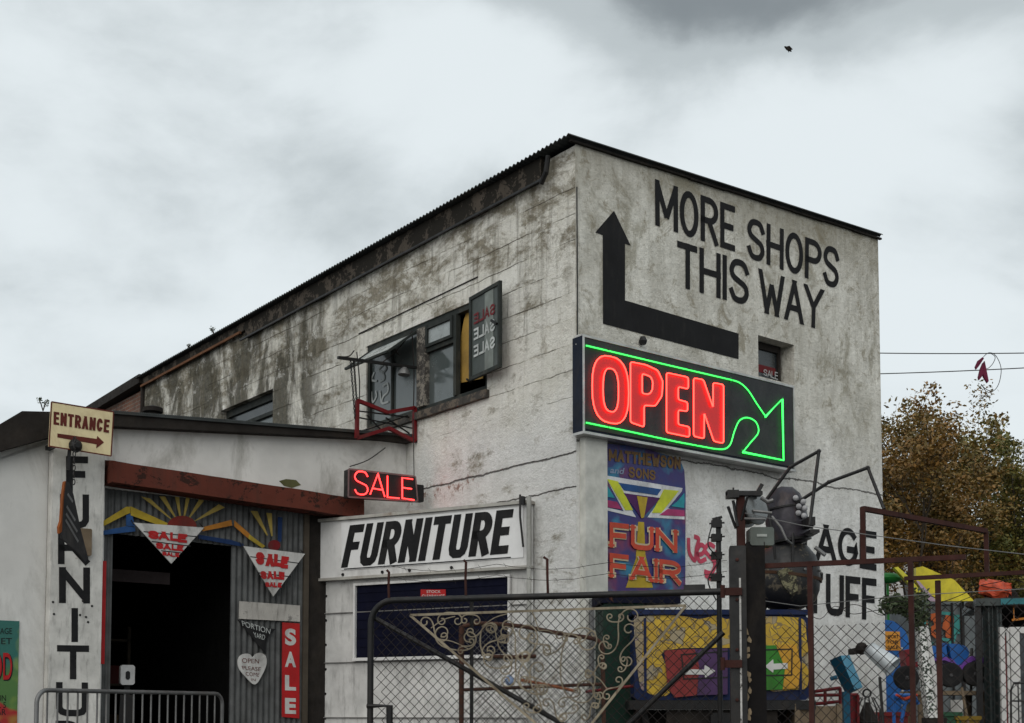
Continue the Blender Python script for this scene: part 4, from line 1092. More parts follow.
# ============================================================ kiosk (boarded lean-to)
KK = thing('boarded_kiosk', 'white boarded lean-to front with a FURNITURE fascia and a dark blue shutter', 'kiosk')
kt = KI.P(322, 521)[1]; kt2 = KI.P(533, 500)[1]; KT = (kt+kt2)/2
e3 = KI.I @ LW.w(-3.3, .0, 0); e2 = KI.I @ LW.w(-.78, -.003, 0)
print('kiosk', kt, kt2, KL, e3, e2)
m_kw = mat('kiosk_white_boards', (.60,.595,.585), .7, var=.1, dirty=.5, ds=2.2, dirt=(.16,.15,.14), bump=.35)
m_kw2 = chipped('scuffed_white_boards', (.56,.555,.54), (.20,.20,.20), .63, 5, .7)
ob('wall', MB().flat([(0,.02),(KL,.02),(e3.x-.02,e3.y-.05),(0,1.0)], -.1, KT-.04), m_kw2, KK, KI)
zs = KI.P(322, 579)[1]
ob('fascia', MB().box(0,KL-.02,-.06,.018,zs,KT-.04), m_kw, KK, KI)
ob('fascia_rail', MB().box(-.02,KL,-.085,.02,zs-.035,zs-.001).box(-.03,KL+.01,-.10,.3,KT-.038,KT), mat('grimy_white_rail', (.35,.34,.31), .7, dirty=.6, dirt=(.12,.06,.03)), KK, KI)
C33 = lambda x, y: (310+x/2.556, 440+y/2.556)
m_sg = mat('clean_white_sign_panel', (.68,.68,.68), .5, var=.05, dirty=.2)
q = [KI.P(*C33(*p), -.07) for p in ((80,212),(545,170),(545,300),(80,333))]
ob('sign_panel', MB().prism(q, -.07, -.061), m_sg, KK, KI)
mb = MB(); strip(mb, [KI.P(*C33(*p), -.071) for p in ((88,330),(512,300))], .014, lambda a, b: (a, -.0715, b)); 
q = [C33(*p) for p in ((102,218),(521,176),(505,290),(79,327))]
word(mb, 'FURNITURE', KI, q, -.073, .19, gap=.30, wob=0, cap=.5)
ob('lettering', mb, M_black, KK, KI)
a = KI.P(357, 585); b = KI.P(509, 655)
sh_ = ob('shutter', MB().box(a[0],KI.P(509,600)[0],-.0,.018,KI.P(430,656)[1],KI.P(357,586)[1]), M_navy, KK, KI)
x0, x1, z0, z1 = a[0], KI.P(509,600)[0], KI.P(430,656)[1], KI.P(357,586)[1]
ob('shutter_frame', MB().box(x0-.03,x1+.03,-.04,.0,z1,z1+.03).box(x0-.03,x0-.002,-.04,0,z0,z1).box(x1+.002,x1+.03,-.04,0,z0,z1).box(x0-.03,x1+.03,-.05,0,z0-.04,z0-.002), m_kw, KK, KI)
mb = MB(); 
for i in range(8): z = z0+.02+(z1-z0)*i/8; mb.box(x0+.01,x1-.01,-.008,-.001,z,z+.01)
ob('shutter_rib', mb, M_navy, sh_, KI)
stq = [C33(*p) for p in ((283,382),(347,382),(347,406),(283,406))]
ob('sticker', MB().prism([KI.P(*p, -.012) for p in stq], -.014, -.009), M_red, sh_, KI)
mb = MB(); txt(mb, 'STOCK', KI, [C33(*p) for p in ((298,384),(334,384),(334,391),(298,391))], -.016, .01); txt(mb, 'CLEARANCE', KI, [C33(*p) for p in ((286,395),(344,395),(344,403),(286,403))], -.016, .01)
ob('sticker_lettering', mb, M_white, sh_, KI)
mb = MB(); 
for z in (zs-.45, z0-.06, z0-.75): mb.box(.02,KL-.02,-.002,.019,z,z+.012)
ob('board_joint', mb, mat('grey_joint', (.16,.155,.15), .8), KK, KI)
mb = MB()
for i in range(9): mb.lathe([(.018,0),(.012,.01)], (.08,.018,.25+i*.31), (0,-1,0), n=8); 
for x in (.4,1.0,1.4,2.0): mb.lathe([(.02,0),(.02,.012)], (x,-.062,zs+.03), (0,-1,0), n=8)
ob('bolt_head', mb, M_blackm, KK, KI)
# pipework at the right end of the kiosk
pq = KI.P(532, 520)[0]
mb = MB(); mb.tube([(pq+.03,-.13,0),(pq+.03,-.13,KT+.03)], .028, 10); ob('pipe', mb, mat('grey_pipe', (.30,.30,.28), .5, dirty=.5), KK, KI)
mb = MB(); mb.tube([(pq-.08,-.14,KT+.06),(pq-.07,-.16,KT-.2),(pq-.04,-.14,KT-.55)], .013).bev(pq-.07,pq-.03,-.15,-.1,KT-.06,KT+.04); ob('hinge_hook', mb, M_blackm, KK, KI)

# SALE neon box
SN = thing('neon_sign', 'small black box sign with thin red neon SALE hanging over the kiosk', 'sign')
C9 = lambda x, y: (330+x/9.04, 440+y/9.04)
NS = Fr(*SH.w(-1.2,-.55,0).xy, 31)
d = 0; q = [NS.P(*C9(*p), d) for p in ((168,262),(772,330),(792,552),(165,515))]
xa, xb_ = (q[0][0]+q[3][0])/2, (q[1][0]+q[2][0])/2; za, zb_ = (q[0][1]+q[1][1])/2, (q[2][1]+q[3][1])/2
cas = MB(); cas.prism([q[0], q[1], q[2], q[3]], .004, .14)
ob('casing', cas, M_blackm, SN, NS)
mb = MB()
for i in range(4):
    a, b = Vector(q[i]), Vector(q[(i+1)%4]); strip(mb, [a, b], .022, lambda x, y: (x, -.002-.0004*i, y), 0)
ob('face_rim', mb, mat('dull_pink_metal', (.14,.10,.10), .5), SN, NS)
for c_, qq in (('S',((216,272),(350,286),(350,505),(216,492))), ('A',((360,290),(506,315),(500,520),(358,496))), ('L',((515,318),(632,335),(632,532),(515,522))), ('E',((648,336),(752,350),(765,548),(648,530)))):
    mb = MB(); word(mb, c_, NS, [C9(*p) for p in qq], -.03, .05, tube=.0085); ob('neon_letter', mb, M_neonsm, SN, NS, smooth=True, label='thin red neon letter '+c_)
mb = MB(); t0 = NS.P3(*C9(180,240), .05); t1 = NS.P3(*C9(500,70), .3); mb.tube(cat([t0, tuple((Vector(t0)+Vector(t1))/2-Vector((0,0,.04))), t1], 4), .007, 5); t2 = NS.P3(*C9(760,320), .05); mb.tube([t2, (t2[0]+.01, .1, t2[2]+.75)], .006, 5)
ob('hanging_wire', mb, M_wire, SN, NS)
lb_ = NS.P3(*C9(770,420), .1); ob('mounting_bracket', MB().bev(lb_[0]-.02,lb_[0]+.10,.05,.14,lb_[2]-.2,lb_[2]+.02), M_blackm, SN, NS)

# red bow-tie frame, rod and chains standing out at right angles from the side wall
BT = thing('bowtie_frame', 'empty red metal bow-tie frame hanging below the upstairs window', 'metal frame')
px0 = LW.P(417, 420)[0]; o_ = LW.w(px0, 0, 0); BF = Fr(o_.x, o_.y, 38.24)
def C4b(x, y): return C4(x, y)
bt = [BF.P3(*C4(*p), 0) for p in ((142,534),(256,580),(360,562),(360,690),(262,640),(140,678))]
mb = MB()
for i in range(6): mb.bar(bt[i], bt[(i+1)%6], .045, .045)
ob('frame', mb, M_redp, BT, BF)
mb = MB()
for p, q_, dd in (((150,575),(350,600),.1),((150,600),(350,640),.12),((165,650),(340,590),.14),((180,590),(240,655),.1),((250,600),(340,660),.1)): mb.bar(BF.P3(*C4(*p), dd), BF.P3(*C4(*q_), dd), .016)
ob('back_frame', mb, M_blackm, BT, BF)
ob('strut', MB().bar(bt[3], (0,.0,bt[3][2]), .03).bar(bt[2], (0,.0,bt[2][2]), .03), M_blackm, BT, BF)
BR = thing('sign_bracket', 'black bracket rod standing out from the upstairs window with hanging chains', 'bracket')
a = BF.P3(*C4(392,415), 0); b = BF.P3(*C4(68,371), 0); a = (0, 0, a[2])
ob('rod', MB().bar(a, b, .04, .035), M_blackm, BR, BF)
p = BF.P3(*C4(322,418), -.03); ob('lamp_head', MB().lathe([(.03,0),(.05,.02),(.075,.06),(.08,.10),(.05,.105)], (p[0],-.03,p[2]+.03), (-.1,0,-1), 14), M_steel, BR, BF, smooth=True)
mb = MB()
for (ax, ay, bx, by) in ((116,378,134,604),(128,380,140,540)):
    n_ = 26; A_ = Vector(BF.P3(*C4(ax, ay), 0)); B_ = Vector(BF.P3(*C4(bx, by), 0))
    for i in range(n_):
        c_ = A_.lerp(B_, (i+.5)/n_); s = (A_-B_).length/n_*.62
        mb.tube([(c_.x+.014*math.cos(t)*(1 if i%2 else .2), c_.y+.014*math.cos(t)*(.2 if i%2 else 1), c_.z+s*math.sin(t)) for t in [2*math.pi*j/8 for j in range(8)]], .0055, 4, closed=True)
ob('chain', mb, M_blackm, BR, BF)
mb = MB()
for (p, q_, dd) in (((350,270),(356,560),.05),((376,265),(372,560),.05),((140,350),(150,540),.05),((280,330),(300,360),.1),((80,368),(130,345),.0),((230,395),(350,270),.1)):
    a = Vector(BF.P3(*C4(*p), dd)); b = Vector(BF.P3(*C4(*q_), dd)); m = (a+b)/2+Vector((.02,0,-.03)); mb = MB().tube(cat([tuple(a), tuple(m), tuple(b)], 5), .008, 5); ob('wire', mb, M_wire, BR, BF)
# ============================================================ crowd barrier
def barrier():
    T = thing('crowd_barrier', 'grey tubular crowd barrier standing in front of the shed doorway', 'barrier')
    Y0 = 11.6; a = wp(37, 690, Y0); 
    fr = at(37, Y0, 0); 
    zt_ = a.z; s = None
    # right end is farther away: same height, lower in the picture
    k = (zt_-EYE); Y1 = k*FPX/(712-707.0); Y1 = min(Y1, 14.0); b = wp(222, 712, Y1)
    fr = Fr(a.x, a.y, math.degrees(math.atan2(b.y-a.y, b.x-a.x))); L = (Vector((b.x,b.y))-Vector((a.x,a.y))).length
    r = .12
    def arc(cx, cz, a0, a1): return [(cx+r*math.cos(R(t)), 0, cz+r*math.sin(R(t))) for t in range(a0, a1+(1 if a1>a0 else -1), 15 if a1>a0 else -15)]
    path = [(0,0,.12)] + arc(r, zt_-r, 180, 90) + arc(L-r, zt_-r, 90, 0) + [(L,0,.12)]
    ob('frame', MB().tube(path, .021, 10).tube([(0,0,.2),(L,0,.2)], .017, 8).tube([(0,0,.55),(-.03,0,.55)], .02), M_steel, T, fr, smooth=True)
    n = int(L/.125)
    for i in range(1, n): ob('bar', MB().tube([(L*i/n,0,.21),(L*i/n,0,zt_-.015)], .0095, 6), M_steel, T, fr, smooth=True)
    for x in (.35, L-.35): ob('foot', MB().tube([(x,-.28,.02),(x,-.15,.12),(x,.15,.12),(x,.28,.02)], .017, 8), M_steel, T, fr, smooth=True)
    print('barrier', zt_, L, Y1)
barrier()

# ============================================================ gate
def chainlink(mb, x0, x1, z0, z1, pitch=.084, r=.0027, y=0.0, inside=None, sag=.008):
    H = z1-z0; n = int((x1-x0+H)/pitch)+1
    for s in (1, -1):
        for i in range(n+1):
            pts = []; k = max(6, int(H/.12))
            c = x0 + i*pitch - (0 if s < 0 else H)
            for j in range(k+1):
                t = j/k; x = c + (H*t if s > 0 else -H*t); z = z0+H*t
                nn = mnoise.noise_vector(Vector((x*2.1, z*2.1, 5)))
                ok = x0 <= x <= x1 and (inside is None or inside(x, z))
                if ok: pts.append((x+nn.x*sag*2, y+s*.002+nn.y*sag, z+nn.z*sag*2))
                else:
                    if len(pts) > 1: mb.tube(pts, r, 4, cap=False)
                    pts = []
            if len(pts) > 1: mb.tube(pts, r, 4, cap=False)
    return mb
ga = wp(368, 712, 10.75); gb = wp(728, 712, 10.0)
GT = Fr(ga.x, ga.y, math.degrees(math.atan2(gb.y-ga.y, gb.x-ga.x))); GL_ = (Vector((gb.x,gb.y))-Vector((ga.x,ga.y))).length
gz = (GT.P(395, 601)[1]+GT.P(722, 592)[1])/2
print('gate', GL_, gz, GT.P(395,601), GT.P(722,592))
G = thing('yard_gate', 'black tubular gate filled with chain-link and a pale scrollwork triangle', 'gate')
r = .2
path = [(0.02,0,.08)] + [(.02+r-r*math.cos(R(t)), 0, gz-r+r*math.sin(R(t))) for t in range(0, 91, 10)] + [(GL_-.02,0,gz+.01)]
ob('frame', MB().tube(path, .027, 12).tube([(.02,0,.1),(GL_-.02,0,.1)], .024, 10), M_blackm, G, GT, smooth=True)
mb = MB(); mb.tube([(.05,.035,gz-.15), GT.P3(600,745,.035)], .021, 10); mb.tube([(GL_-.03,.035,GT.P(727,632)[1]), GT.P3(600,752,.035)], .021, 10)
ob('brace', mb, M_blackm, G, GT, smooth=True)
xv = GT.P(471, 640)[0]
ob('upright', MB().tube([(xv,.02,.1),(xv,.02,gz)], .016, 8), M_blackm, G, GT, smooth=True)
mb = MB(); q = GT.P(371, 706, .0); mb.tube([(.0,-.02,q[1]),(.2,-.02,q[1]),(.21,-.02,.1)], .022, 8); ob('latch_bracket', mb, M_blackm, G, GT)
ob('chain_link', chainlink(MB(), .03, GL_-.03, .12, gz-.02, inside=lambda x, z: not (x < .02+r and z > gz-r and (x-.02-r)**2+(z-gz+r)**2 > r*r)), M_wire, G, GT)
# scrollwork
SC = MB(); M_scroll = mat('rusting_cream_ironwork', (.21,.18,.13), .75, var=.4, dirty=.9, ds=11, dirt=(.06,.03,.018))
C3b = lambda x, y: (360+x/3.938, 560+y/3.938)
dS = -.05
tl, tr, bt_ = GT.P3(*C3b(197,217), dS), GT.P3(686, 605.5, dS), GT.P3(569, 752, dS)
ob('scroll_frame', MB().bar(tl, tr, .012, .02).bar(tr, bt_, .012, .02).bar(bt_, tl, .012, .02), M_scroll, G, GT)
def scroll(a, b, kind=1, turns=1.0, p=1.15, r=.0062, flip=1):
    """a C or S scroll whose two eyes lie on the pixel points a and b"""
    n = 64; th = 0; x = y = 0; pts = []
    tot = 2*math.pi*turns
    for i in range(-n, n+1):
        s = i/n; pts.append((x, y))
        k = abs(s)**p*(p+1)*tot + .5
        if kind < 0 and s < 0: k = -k
        th += flip*k/n; x += math.cos(th)/n; y += math.sin(th)/n
    A_, B_ = Vector(GT.P(*a, dS)), Vector(GT.P(*b, dS)); p0, p1 = Vector(pts[0]), Vector(pts[-1])
    v0, v1 = p1-p0, B_-A_; sc_ = v1.length/v0.length; an = math.atan2(v1.y, v1.x)-math.atan2(v0.y, v0.x); c, s_ = math.cos(an)*sc_, math.sin(an)*sc_
    SC.tube([(A_.x+(q[0]-p0.x)*c-(q[1]-p0.y)*s_, dS, A_.y+(q[0]-p0.x)*s_+(q[1]-p0.y)*c) for q in pts], r, 5)
D = lambda x, y: (480+x/5.875, 600+y/5.875)
S1 = [((262,240),(322,305),-1,1),((320,232),(388,232),1,-1),((318,300),(432,322),1,1),((410,232),(462,236),1,-1),((395,355),(440,325),-1,1),((440,290),(520,262),-1,-1),((500,360),(585,270),-1,1)]
for a, b, k, fl in S1: scroll(C3b(*a), C3b(*b), k, flip=fl)
S2 = [((50,165),(45,300),1,1),((125,235),(60,165),-1,1),((130,240),(160,400),-1,-1),((165,185),(250,330),-1,1),((45,355),(165,360),1,1),((170,480),(250,335),-1,-1),
      ((295,205),(265,475),-1,1),((395,295),(300,225),-1,-1),((400,295),(480,215),1,1),((355,530),(330,395),1,-1),((255,480),(350,530),1,1),((590,225),(575,540),1,1),((660,195),(590,235),-1,-1),
      ((500,220),(570,235),1,-1),((740,220),(755,275),1,1),((760,105),(830,105),1,1),((870,90),(755,280),-1,-1),((890,180),(850,350),-1,1),((850,350),(830,410),1,-1),((820,480),(740,555),-1,1),
      ((710,335),(720,390),1,1),((690,560),(675,620),1,-1),((640,430),(720,385),-1,-1),((650,440),(690,560),-1,1),((570,545),(480,600),-1,1),((270,630),(345,640),1,1),((350,530),(340,640),-1,-1),((480,690),(560,640),-1,1),((620,690),(675,620),-1,-1),((400,600),(480,690),-1,1)]
for a, b, k, fl in S2: scroll(D(*a), D(*b), k, flip=fl)
for a, b in ((C3b(280,268), C3b(375,222)), (C3b(480,262), C3b(580,212)), (C3b(300,310), C3b(430,352)), (D(300,60), D(345,180)), (D(345,180), D(455,210)), (D(205,330), D(300,450)), (D(300,450), D(420,520)), (D(660,440), D(745,520))):
    SC.tube(cat([GT.P3(*a, dS), tuple((Vector(GT.P3(*a, dS))+Vector(GT.P3(*b, dS)))/2+Vector((0,0,.02))), GT.P3(*b, dS)], 4), .0046, 5)
ob('scrollwork', SC, M_scroll, G, GT)
# bent rods that carry the wire above the gate
mb = MB()
for x, y0, y1, k in ((389,570,600,0),(466,560,600,0),(546,557,592,1),(612,598,596,0)):
    p = GT.P(x, y0, 0); q = GT.P(x+2*k, y1, 0); mb.tube([(q[0],0,gz),(q[0]-.005,0,(gz+p[1])/2),(p[0]+.01*k,0,p[1]-.02),(p[0]-.02,0,p[1])], .011, 6)
ob('wire_rod', mb, M_rustf, G, GT, smooth=True)
mb = MB()
for (z, s) in ((577,.0),(566,.01)):
    A_ = Vector(GT.P3(389, z, 0)); B_ = Vector(GT.P3(727, z-6, 0)); pts = []
    for i in range(40):
        t = i/39; p = A_.lerp(B_, t); p.z += -.05*math.sin(math.pi*((t*3) % 1)) + .01*mnoise.noise(Vector((i*.7,s,0))); pts.append(tuple(p))
    mb.tube(pts, .0022, 4, cap=False)
    for i in range(2, 38, 3): p = Vector(pts[i]); mb.tube([tuple(p+Vector((-.015,0,.02))), tuple(p), tuple(p+Vector((.012,0,-.02)))], .0016, 3)
ob('barbed_wire', mb, M_wire, G, GT)
# dark plate bolted on the top rail
p = GT.P(684, 585); q = GT.P(705, 592)
ob('top_plate', MB().box(p[0],q[0],-.02,.02,gz+.02,p[1]), M_blackm, G, GT)

# second chain-link leaf with bowed top, leaning behind the gate
G2 = thing('bowed_mesh_panel', 'rusty chain-link panel with a bowed top rail leaning behind the gate', 'mesh panel')
F2 = at(470, 11.6, 2)
pt = [F2.P(*p) for p in (C3b(400,262), C3b(480,250), C3b(640,262), C3b(800,292), C3b(925,312), C3b(955,345))]
top_ = cat(pt, 6)
xr_ = pt[-1][0]
mb = MB(); mb.tube([(pt[0][0],0,.05)]+[(a, 0, b) for a, b in top_]+[(xr_+.02,0,.05)], .02, 8); mb.tube([(pt[0][0],.01,F2.P(560,690)[1]),(xr_,.01,F2.P(560,684)[1])], .016, 8)
mb.tube([F2.P3(*D(330,330)), F2.P3(*D(200,335)), F2.P3(*D(60,330))], .018, 8)
ob('frame', mb, mat('brown_rusted_tube', (.06,.03,.022), .8, dirty=.6), G2, F2, smooth=True)
def ins(x, z):
    for (a, b), (c, e) in zip(top_[:-1], top_[1:]):
        if a <= x <= c: return z < b+(e-b)*(x-a)/max(1e-6, c-a)
    return False
ob('chain_link', chainlink(MB(), pt[0][0]+.02, xr_-.01, .1, pt[0][1]+.1, .052, .0024, 0, ins, .006), mat('pale_galvanised_wire', (.12,.115,.11), .5, metal=.5, dirty=.4), G2, F2)
# rusty pipe across, blue-and-white ball
tag(ob('rusty_pole', MB().tube([F2.P3(*D(240,470), -.2), F2.P3(*D(400,500), -.2), F2.P3(*D(560,535), -.15)], .014, 8), mat('orange_rust', (.22,.08,.04), .85, dirty=.4), None, F2), 'short orange rusty pole lying across the bowed mesh panel', 'pole')
tag(ob('red_pole', MB().tube([F2.P3(*D(620,540), .3), F2.P3(*D(900,505), .3)], .014, 8), M_redp, None, F2), 'thin faded red pole beside the painted bin behind the gate', 'pole')
p = F2.P3(*D(172,472), -.25); tag(ob('small_ball', MB().ball(p, .04, 14, (1,1,1.2)), mat('blue_white_plastic', (.25,.33,.5), .4, var=.6, scale=14), None, F2, smooth=True), 'small blue and white plastic ball caught in the gate mesh', 'ball')
# dark green storage box behind, right of the pale wall
DG = thing('dark_locker', 'dark green and black locker behind the right of the scrollwork', 'locker')
F3 = at(620, 12.3, 5)
a = F3.P(603, 603); b = F3.P(645, 640)
ob('body', MB().bev(a[0], b[0], 0, .5, 0, a[1], .02), mat('blackish_green_paint', (.012,.03,.022), .5, dirty=.4), DG, F3)
ob('lid', MB().box(a[0]-.03, b[0]+.35, -.03, .53, a[1]+.001, a[1]+.09), M_navy, DG, F3)

# ============================================================ painted bin on a cart
F4_ = at(725, 11.9, 0)
PBN = thing('painted_bin', 'blue bin covered in yellow cartoon-like blobs with arrow panels', 'bin')
x0, z1 = F4_.P(634, 615); x1 = F4_.P(808, 612)[0]; z0 = F4_.P(640, 700)[1]
def mixmat(name, c1, c2, c3, sc_, th):
    n = NT(name); wv = n.n('ShaderNodeVectorMath', operation='MULTIPLY_ADD'); wn_ = n.n('ShaderNodeTexNoise'); wn_.inputs['Scale'].default_value = 5; n.l(n.co, wn_.inputs['Vector']); n.l(wn_.outputs['Color'], wv.inputs[0]); wv.inputs[1].default_value = (.35,.35,.35); n.l(n.co, wv.inputs[2])
    v = n.n('ShaderNodeTexVoronoi', feature='SMOOTH_F1'); v.inputs['Scale'].default_value = sc_; v.inputs['Smoothness'].default_value = .15; n.l(wv.outputs[0], v.inputs['Vector'])
    s = n.n('ShaderNodeSeparateColor'); n.l(v.outputs['Color'], s.inputs[0])
    c = n.mix(n.ramp(s.outputs[0], th, th+.02), c1, c2); c = n.mix(n.ramp(s.outputs[1], .7, .72), c, c3)
    e = n.n('ShaderNodeTexVoronoi', feature='DISTANCE_TO_EDGE'); e.inputs['Scale'].default_value = sc_; n.l(wv.outputs[0], e.inputs['Vector'])
    c = n.mix(n.ramp(e.outputs['Distance'], .03, .05, .7, 0), c, (.05,.05,.06)); c = n.mix(n.ramp(n.noise(7, 9, .75), .5, .7, 0, .45), c, (.06,.055,.05)); n.col(c); n.rough(.55); return n.m
M_bb = mat('bin_blue_paint', (.012,.02,.06), .55, dirty=.5)
ob('body', MB().bev(x0,x1,0,.8,z0,z1,.03), M_bb, PBN, F4_)
ob('lid', MB().bev(x0-.02,x1+.02,-.03,.83,z1+.002,z1+.05,.01), M_bb, PBN, F4_)
C7 = lambda x, y: (600+x/4.435, 560+y/4.435)
def bp(pts, dd, t=.006): return MB().prism([F4_.P(*C7(*p), dd) for p in pts], dd, dd+t)
yb = cat([(150,270),(180,250),(300,245),(380,250),(440,262),(520,245),(560,262),(640,250),(740,250),(830,252),(905,265),(915,330),(925,430),(920,560),(850,575),(740,570),(740,400),(560,390),(290,400),(300,480),(310,590),(240,600),(190,560),(165,430)], 3, True)
ob('yellow_blobs', bp(yb, -.008), mixmat('blobby_yellow_paint', (.40,.25,.012), (.48,.31,.016), (.28,.23,.14), 9, .5), PBN, F4_)
mb = bp(cat([(150,262),(172,262),(196,330),(186,430),(205,560),(182,570),(165,470)], 3, True), -.014); ob('cream_blob', mb, mixmat('blobby_cream_paint', (.30,.25,.17), (.26,.20,.11), (.22,.16,.16), 10, .5), PBN, F4_)
ob('red_panel', bp([(285,400),(420,395),(440,470),(430,600),(330,610),(300,560)], -.035, .02), mat('faded_red_panel', (.19,.03,.03), .55, dirty=.4), PBN, F4_)
ob('purple_panel', bp([(421,395),(566,392),(566,596),(431,600),(440,470)], -.035, .02), mat('faded_purple_panel', (.065,.035,.09), .55, dirty=.4), PBN, F4_)
ob('green_panel', bp([(700,380),(780,378),(820,480),(810,574),(700,578)], -.035, .02), mat('bright_green_panel', (.035,.17,.025), .55, dirty=.4), PBN, F4_)
ob('orange_panel', bp([(781,378),(870,375),(890,460),(880,568),(811,574),(821,480)], -.035, .02), mat('orange_yellow_panel', (.46,.24,.02), .55, dirty=.4), PBN, F4_)
mb = bp([(376,484),(462,486),(465,466),(512,492),(468,522),(462,508),(376,508)], -.04); ob('white_arrow', mb, M_white, PBN, F4_)
mb = bp([(832,456),(770,460),(768,440),(732,472),(768,500),(770,486),(832,482)], -.04); ob('white_arrow', mb, M_white, PBN, F4_)
mb = MB(); e = 0
for pl in ([(360,420),(566,404)], [(370,528),(566,520)], [(362,420),(372,528)], [(735,398),(852,395)], [(735,512),(850,510)], [(852,395),(850,510)]): 
    e += 1; mb = MB(); strip(mb, [F4_.P(*C7(*p), -.04) for p in pl], .012, lambda a, b: (a, -.0385-.0004*e, b)); ob('panel_line', mb, M_blackm, PBN, F4_)

for px in (645, 800):
    q = F4_.P(px, 660); ob('side_rib', MB().box(q[0]-.012,q[0]+.012,-.02,-.0085,z0+.03,z1-.03), M_bb, PBN, F4_)
CT = thing('cart', 'black wheeled cart carrying the painted bin', 'cart')
ob('deck', MB().box(x0-.05,x1+.05,-.05,.9,z0-.09,z0-.003), M_blackm, CT, F4_)
ob('chassis', MB().bar((x0+.1,.2,z0-.09),(x0+.25,.2,.3), .06).bar((x1-.1,.2,z0-.09),(x1-.25,.2,.3), .06).box(x0+.1,x1-.1,.1,.16,.28,.34).box(x0+.1,x1-.1,.5,.56,.28,.34), M_blackm, CT, F4_)
ob('dark_backing', MB().box(x0+.02,x1-.02,.3,.33,.12,z0-.092).box(x0+.3,x1-.3,.0,.03,.45,z0-.092), M_tar, CT, F4_)  # dark backing panels, added to keep the space under the bin dark
ob('tool_box', MB().bev(x0+.7,x0+1.05,-.1,.2,.35,z0-.12,.03), M_blackm, CT, F4_)
def wheel(par, c, R_, w, fr, ax=(0,1,0), rim=None):
    t = ob('tyre', MB().lathe([(R_*.55,-w*.4),(R_*.8,-w*.5),(R_*.97,-w*.42),(R_,-w*.2),(R_,w*.2),(R_*.97,w*.42),(R_*.8,w*.5),(R_*.55,w*.4)], c, ax, 28), M_tyre, par, fr, smooth=True)
    ob('rim', MB().lathe([(.02,-w*.5),(R_*.15,-w*.45),(R_*.2,-w*.25),(R_*.5,-w*.2),(R_*.56,-w*.36),(R_*.56,w*.36),(R_*.3,w*.2),(.02,w*.2)], c, ax, 20), rim or M_steel, t, fr, smooth=True)
wheel(CT, (x0+.35,-.12,.42), .42, .2, F4_); wheel(CT, (x1-.42,-.12,.42), .42, .2, F4_)
# loose tyres leaning beneath the bin's right end
F5 = at(788, 11.3, 0)
for px, py, r_, lab in ((786,728,.40,'worn black tyre leaning under the right end of the painted bin'),(812,755,.34,'smaller black tyre on the ground right of the painted bin')):
    c_ = F5.P3(px, py, 0); T_ = thing('tyre', lab, 'tyre', 'loose tyres under the painted bin')
    zc_ = r_*.97; ob('tread', MB().lathe([(r_*.6,-.07),(r_*.85,-.1),(r_*.97,-.085),(r_,-.03),(r_,.03),(r_*.97,.085),(r_*.85,.1),(r_*.6,.07),(r_*.6,-.07)], (c_[0],0,zc_), (.25,1,.2), 28), M_tyre, T_, F5, smooth=True)

# ============================================================ insect sculpture
IN = thing('insect_sculpture', 'black scrap-metal insect with a white-knobbed head and bent feelers', 'sculpture')
F6 = at(790, 12.15, 0)
n = NT('worn_black_tank'); a = n.noise(5, 10, .75); 
sep = n.n('ShaderNodeSeparateXYZ'); n.l(n.co, sep.inputs[0])
c = n.mix(n.ramp(a, .55, .6, 0, .9), (.014,.014,.015), (.12,.10,.07)); c = n.mix(n.ramp(n.noise(14, 8, .8), .55, .7, 0, .5), c, (.06,.05,.045)); n.col(c); n.rough(n.ramp(a, .3, .6, .3, .7)); n.b.inputs['Metallic'].default_value = .3; n.bump(a, .4, .01)
M_tank = n.m
bc = F6.P3(786, 576, .35); 
ob('body', MB().lathe([(.0,-.34),(.12,-.335),(.22,-.30),(.30,-.22),(.335,-.1),(.34,.0),(.325,.12),(.28,.22),(.19,.30),(.08,.335),(.0,.34)], (bc[0],.35,bc[2]), (.12,0,1), 40).jitter(.022, 5), M_tank, IN, F6, smooth=True)
hc_ = F6.P3(786, 516, .3)
prof = [(.0,-.30),(.16,-.29),(.205,-.24),(.21,-.05),(.20,.08),(.17,.2),(.11,.27),(.0,.30)]
M_hd = mat('dark_plum_metal', (.022,.019,.026), .45, metal=.2, var=.5, scale=9, dirty=.7, ds=7, dirt=(.07,.045,.035), bump=.6, fine=14)
hd = ob('head', MB().lathe(prof, (hc_[0],.3,hc_[2]), (-.14,0,1), 24), M_hd, IN, F6, smooth=True)
ob('neck_band', MB().lathe([(.18,0),(.215,.01),(.215,.035),(.18,.045)], (hc_[0]+.035,.3,hc_[2]-.27), (-.14,0,1), 24), M_blackm, IN, F6, smooth=True)
ob('head_band', MB().lathe([(.195,0),(.214,.005),(.214,.02),(.195,.025)], (hc_[0]-.02,.3,hc_[2]+.06), (-.14,0,1), 24), M_blackm, IN, F6, smooth=True)
CI = lambda x, y: (720+x/4.517, 440+y/4.517)
M_knob = mat('dull_white_knob', (.38,.38,.39), .5, dirty=.7, ds=12)
for x, y in ((342,262),(376,278),(356,300),(383,308),(354,330),(379,342)):
    p = F6.P3(*CI(x, y), .1); ob('eye', MB().ball((p[0],.10,p[2]), .029, 12), M_knob, IN, F6, smooth=True)
M_leg = M_blackm
for pts, lab in (([(205,275),(318,122),(447,50),(405,385)], 'left feeler'), ([(345,285),(492,190),(668,125),(740,310)], 'right feeler')):
    mb = MB(); P_ = [F6.P3(*CI(*p), .12-.1*i) for i, p in enumerate(pts)]; 
    for a, b in zip(P_[:-1], P_[1:]): mb.tube([a, b], .017, 8)
    for p in P_[1:-1]: mb.ball(p, .022, 8)
    ob('feeler', mb, M_leg, IN, F6)
